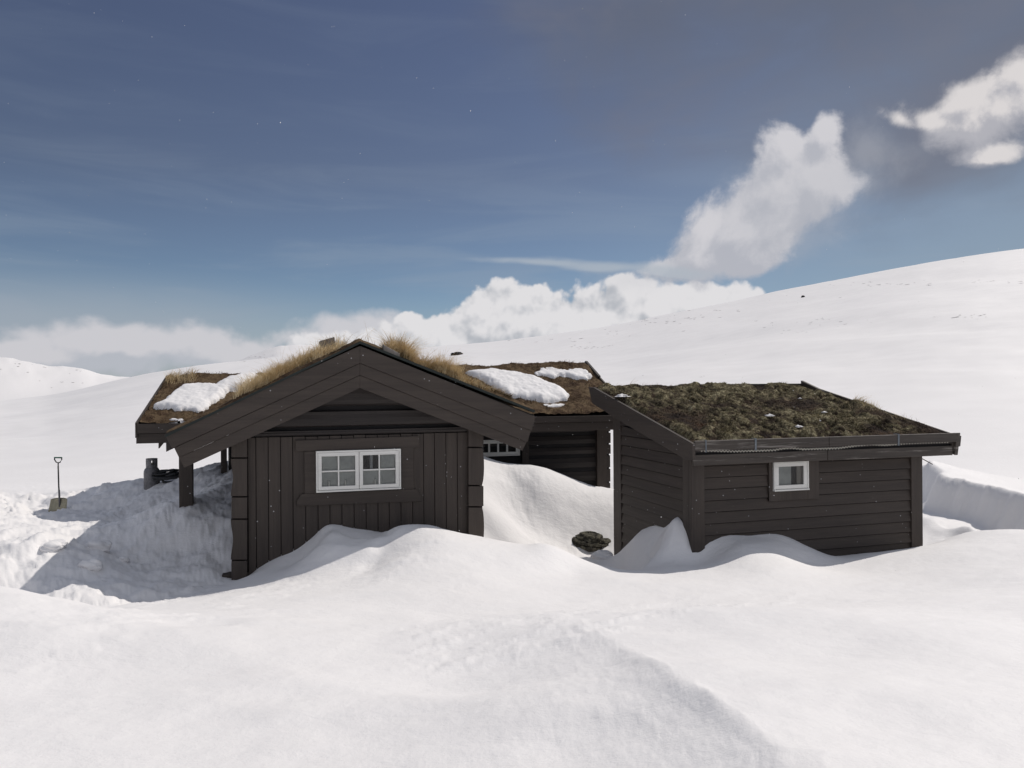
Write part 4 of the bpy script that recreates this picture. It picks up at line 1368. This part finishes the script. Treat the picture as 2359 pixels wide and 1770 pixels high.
# little snow remains on the moss
for i, (x, y, f, s_, lab) in enumerate(((1985, 498, c4, .075, 'small round lump of snow low on the mossy roof above the shed window'), (1745, 402, c4, .07, 'flat white snow scrap in the middle of the mossy roof'),
                                        (2172, 447, c4, .045, 'tiny snow lump right of the round one on the moss'), (515, 558, c5, .05, 'thin snow scrap on the moss towards the right of the shed roof'),
                                        (310, 440, c5, .04, 'tiny snow scrap high on the mossy roof'), (490, 238, c4, .11, 'ragged snow scrap beside the left bargeboard of the shed'))):
    r = ray(*f(x, y)); best = None
    for Y in np.arange(10, 17, .01):
        l = SH.loc(r * Y)
        if fq < l[1] < bq and l[2] < float(moss_height(np.array([l[0]]), np.array([l[1]]))[0]): best = l; break
    if best is None: continue
    vs = []; fs = []; rr = np.random.default_rng(200 + i)
    nn = 14
    for k in range(5):
        for j in range(nn):
            a = 2 * math.pi * j / nn; rad = s_ * math.cos(k / 5 * math.pi / 2) * (1 + .22 * rr.normal())
            vs.append((rad * math.cos(a), rad * math.sin(a) * .7, s_ * .38 * math.sin(k / 5 * math.pi / 2) - .01))
    vs.append((0, 0, s_ * .38))
    for k in range(4):
        for j in range(nn): fs.append((k * nn + j, k * nn + (j + 1) % nn, (k + 1) * nn + (j + 1) % nn, (k + 1) * nn + j))
    for j in range(nn): fs.append((4 * nn + j, 4 * nn + (j + 1) % nn, 5 * nn))
    o = link_mesh('snow_scrap', vs, fs, M['snow'], None, True)
    o.location = SH.world(best[0], best[1], best[2] + .012); o.rotation_euler = (0, 0, SH.a)
    tag(o, lab, 'snow scrap', 'scraps of snow left on the shed moss')

# ------------------------------------------------------------------ rocks
def rock(name, loc, size, seed, label, mat=M['rock']):
    import bmesh
    bm = bmesh.new(); bmesh.ops.create_icosphere(bm, subdivisions=5, radius=1)
    co = np.array([v.co[:] for v in bm.verts])
    n = .30 * fbm(co[:, 0] + 3 * co[:, 2], co[:, 1] - 2 * co[:, 2], 1.1, 4, seed) + .10 * np.abs(fbm(co[:, 0] + co[:, 2] * 2, co[:, 1] + co[:, 2], 4, 3, seed + 1))
    n = np.round(n * 7) / 7 * .8 + n * .2
    co = co * (1 + n)[:, None] * np.array(size)
    for v, c_ in zip(bm.verts, co): v.co = c_
    me = bpy.data.meshes.new(name); bm.to_mesh(me); bm.free(); me.materials.append(mat)
    for p in me.polygons: p.use_smooth = False
    o = bpy.data.objects.new(name, me); COL.objects.link(o); o.location = loc
    return tag(o, label, 'rock')


p = un(1357, 1252, 13.95)
rock('rock', (p[0], p[1] + .12, p[2] - .03), (.36, .30, .19), 301, 'dark lichen covered boulder poking out of the snow in the gap left of the shed')
def on_hill(u, v):
    r = ray(u, v)
    Ys = np.exp(np.linspace(math.log(30), math.log(340), 900))
    z = HEIGHT((r[0] * Ys)[None], Ys[None])[0]
    k = np.argmax(r[2] * Ys < z)
    return np.array([r[0] * Ys[k], Ys[k], z[k]])
p = on_hill(1053, 818); s_ = p[1] / F
rock('rock', p + np.array([0, 0, -1 * s_]), (14 * s_, 10 * s_, 7 * s_), 305, 'black flat rock on the snow slope just above the cabin roof', M['dark'])
p = on_hill(1850, 685); s_ = p[1] / F
rock('rock', p + np.array([0, 0, 0]), (4 * s_, 4 * s_, 4 * s_), 309, 'tiny dark rock high on the hill near the skyline', M['dark'])

# bare streaks of heath showing through the snow on the hill (nobody could count them)
r4 = np.random.default_rng(77)
vs = []; fs = []
groups = [(1560, 734, 90, 6, 22), (1500, 745, 60, 5, 14), (1660, 715, 60, 3, 8), (1360, 800, 50, 3, 16), (1270, 785, 60, 3, 16), (1820, 765, 40, 3, 10), (2060, 655, 90, 4, 26), (2270, 650, 60, 3, 14), (1930, 740, 90, 6, 14), (2230, 730, 60, 4, 12),
          (1400, 770, 140, 8, 12), (1700, 760, 200, 20, 5), (2100, 700, 250, 30, 6), (1505, 867, 12, 2, 4), (1612, 868, 8, 1, 2), (50, 846, 70, 10, 14), (200, 858, 60, 5, 6), (80, 885, 60, 14, 5), (590, 822, 60, 6, 24)]
for (u, v, su, sv, cnt) in groups:
    for _ in range(cnt):
        uu, vv = u + su * r4.normal() * .7, v + sv * r4.normal() * .7 - (0.18 * 0)
        r = ray(uu, vv)
        far_ = uu < 320 or 560 < uu < 650 and vv < 826
        Ys = np.exp(np.linspace(math.log(900 if far_ else 28), math.log(2600 if far_ else 338), 500))
        z = HEIGHT((r[0] * Ys)[None], Ys[None])[0]
        hit = r[2] * Ys < z
        if not hit.any(): continue
        k = np.argmax(hit); Y = Ys[k]; s_ = Y / F
        c_ = np.array([r[0] * Y, Y, z[k]])
        L_ = s_ * r4.uniform(1.5, 6); h_ = s_ * r4.uniform(.15, .4)
        n0 = len(vs)
        dx = L_; dzz = L_ * .1
        vs += [tuple(c_ + np.array([-dx, 0, -dzz])), tuple(c_ + np.array([dx, 0, dzz])), tuple(c_ + np.array([dx * .5, L_ * .8, dzz + h_])), tuple(c_ + np.array([-dx * .6, L_ * .8, -dzz + h_])), tuple(c_ + np.array([0, -L_ * .5, h_ * .7]))]
        fs += [(n0, n0 + 1, n0 + 2, n0 + 3), (n0, n0 + 4, n0 + 3), (n0 + 4, n0 + 1, n0 + 2), (n0 + 4, n0 + 2, n0 + 3), (n0, n0 + 1, n0 + 4)]
M['bare'] = plain('bare_heath', (0.30, 0.28, 0.27), 0.9)
tag(link_mesh('heath_patches', vs, fs, M['bare']), 'thin dark streaks of bare heath showing through the snow on the hillside', 'heath', kind='stuff')

# ------------------------------------------------------------------ shovel, gas cylinder, hose
p = un(137, 1178, 14.7); k = 14.7 / F
sv = empty('snow_shovel', p)
tag(sv, 'snow shovel with green D handle standing upright in the snow left of the cabin', 'shovel')
# units: pixels * k
def S(x, y, d=0): return ((x - 505) / 3.687 * k, d, (725 - y) / 3.687 * k)
m = MB(); m.tube([S(505, 620), S(500, 500), S(497, 340)], .013, 10); m.build('shaft', M['rubber'], sv, True)
m = MB(); m.tube([S(508, 700), S(503, 545)], .017, 10); m.build('ferrule', M['steel'], sv, True)
m = MB(); m.tube([S(497, 350), S(497, 315), S(480, 308), S(466, 285), S(468, 270)], .011, 8); m.tube([S(497, 315), S(515, 308), S(528, 285), S(526, 270)], .011, 8); m.build('handle_fork', M['rubber'], sv, True)
m = MB(); m.tube([S(464, 270), S(530, 270)], .013, 10); m.build('grip', M['green'], sv, True)
vs = []; fs = []
nx, nz = 11, 9
for j in range(nz):
    for i in range(nx):
        fx = i / (nx - 1) * 2 - 1; fz_ = j / (nz - 1)
        x = 432 + (582 - 432) * (i / (nx - 1)); y = 612 + fz_ * 125 + (10 * abs(fx) ** 4 if j == 0 else 0)
        x = 507 + (x - 507) * (.93 + .10 * fz_)
        a = S(x, y); vs.append((a[0], -.05 * abs(fx) ** 3 + .03 * math.cos(fz_ * 3), a[2]))
for j in range(nz - 1):
    for i in range(nx - 1):
        a = j * nx + i; fs.append((a, a + 1, a + nx + 1, a + nx))
b = link_mesh('blade', vs, fs, M['alu'], sv, True); md = b.modifiers.new('solid', 'SOLIDIFY'); md.thickness = .006

p = un(350, 1122, 15.3); k = 15.3 / F
gc = empty('gas_cylinder', p)
tag(gc, 'grey steel gas cylinder half sunk in the snow left of the porch post', 'gas cylinder')
g = MB(); R_ = 64 / 3.687 * k
g.lathe((0, 0, 0), [(R_ * .9, -.10), (R_, -.06), (R_ * 1.0, .27), (R_ * .97, .31), (R_ * .85, .35), (R_ * .62, .38), (R_ * .3, .395), (.02, .40)], 32)
g.build('body', M['steel'], gc, True)
g = MB()   # guard ring with hand holes
n_ = 36; r1 = R_ * .72
for i in range(n_):
    a0, a1 = 2 * math.pi * i / n_, 2 * math.pi * (i + 1) / n_
    hole = (i % 9) in (2, 3, 4)
    for (z0, z1) in (((.37, .43), (.51, .545)) if hole else ((.37, .545),)):
        pts = [(r1 * math.cos(a), r1 * math.sin(a)) for a in (a0, a1)]; pin = [((r1 - .006) * math.cos(a), (r1 - .006) * math.sin(a)) for a in (a0, a1)]
        v_ = [(*pts[0], z0), (*pts[1], z0), (*pin[1], z0), (*pin[0], z0), (*pts[0], z1), (*pts[1], z1), (*pin[1], z1), (*pin[0], z1)]
        g.add(v_, [(0, 3, 2, 1), (4, 5, 6, 7), (0, 1, 5, 4), (2, 3, 7, 6), (1, 2, 6, 5), (3, 0, 4, 7)])
g.build('guard_ring', M['steel'], gc)
g = MB(); g.tube([(0, 0, .39), (0, 0, .46)], .02, 10); g.tube([(-.035, 0, .45), (.035, 0, .45)], .014, 8); g.build('valve', M['alu'], gc, True)

g = MB()
base = un(388, 1108, 15.2); kk = 15.2 / F
r3 = np.random.default_rng(3)
pts = []
for i in range(150):
    a = i * .33; rr_ = .17 + .05 * math.sin(i * .21)
    pts.append((rr_ * 1.25 * math.cos(a) + .10 * math.sin(i * .05), .6 * rr_ * math.sin(a), .06 + .05 * math.sin(i * .13) + .05 * math.sin(a + .5) + i * .0006))
g.tube(pts, .022, 7)
g.tube([(.12, 0, .10), (.22, 0, .14), (.32, 0, .10), (.40, .02, .0), (.42, .02, -.08)], .022, 7)
h = g.build('rubber_hose', M['rubber'], None, True); h.location = base
tag(h, 'coiled black rubber hose lying between the gas cylinder and the porch post', 'hose')

# ------------------------------------------------------------------ loose lumps of snow
def lump(u, v, Y, s, seed, label):
    import bmesh
    bm = bmesh.new(); bmesh.ops.create_icosphere(bm, subdivisions=4, radius=1)
    co = np.array([v_.co[:] for v_ in bm.verts])
    n = .35 * fbm(co[:, 0] + 2 * co[:, 2], co[:, 1] - co[:, 2], 1.2, 4, seed)
    co = co * (1 + n)[:, None] * np.array((s, s * .8, s * .55))
    for v_, c_ in zip(bm.verts, co): v_.co = c_
    me = bpy.data.meshes.new('snow_lump'); bm.to_mesh(me); bm.free(); me.materials.append(M['snow'])
    for p_ in me.polygons: p_.use_smooth = True
    o = bpy.data.objects.new('snow_lump', me); COL.objects.link(o)
    p_ = un(u, v, Y); o.location = (p_[0], p_[1], hz(p_[0], p_[1]) + s * .12)
    tag(o, label, 'snow lump', 'loose lumps of snow')
lump(1332, 1295, 12.5, .12, 401, 'smooth lump of snow in front of the boulder at the edge of the shade')
lump(1388, 1283, 12.8, .17, 403, 'broken snow lump below the boulder beside the shed wall')
lump(210, 1310, 9.7, .14, 405, 'snow lump at the bottom of the shaded hollow left of the cabin')
lump(225, 1270, 10.6, .17, 407, 'larger snow lump in the shaded hollow right of the sunlit block')
lump(285, 1283, 10.5, .07, 409, 'small snow lump in the middle of the shaded hollow')
lump(358, 1187, 13.0, .09, 411, 'small pale snow lump on the shaded slope below the gas cylinder')
lump(120, 1285, 9.9, .13, 413, 'sunlit crumbly snow lump on the edge of the bright block far left')
lump(135, 1270, 10.0, .11, 415, 'sunlit snow lump at the tip of the bright block above the hollow')

# ------------------------------------------------------------------ drifting snowflakes
r6 = np.random.default_rng(55)
vs = []; fs = []
oct_ = np.array([(1, 0, 0), (-1, 0, 0), (0, 1, 0), (0, -1, 0), (0, 0, 1), (0, 0, -1)], float)
of = [(0, 2, 4), (2, 1, 4), (1, 3, 4), (3, 0, 4), (2, 0, 5), (1, 2, 5), (3, 1, 5), (0, 3, 5)]
for i in range(240):
    Y = r6.uniform(2.5, 9.0)
    c_ = un(r6.uniform(-50, 2400), r6.uniform(-50, 1330), Y)
    s_ = Y * r6.uniform(.00014, .00046) * (1.7 if r6.random() < .06 else 1)
    n0 = len(vs)
    vs += [tuple(c_ + s_ * o_ * np.array([1, 1, r6.uniform(.8, 1.5)])) for o_ in oct_]
    fs += [tuple(n0 + j for j in f_) for f_ in of]
tag(link_mesh('snowflakes', vs, fs, M['snow']), 'fine snowflakes drifting through the air in front of the cabin', 'snowflakes', kind='stuff')
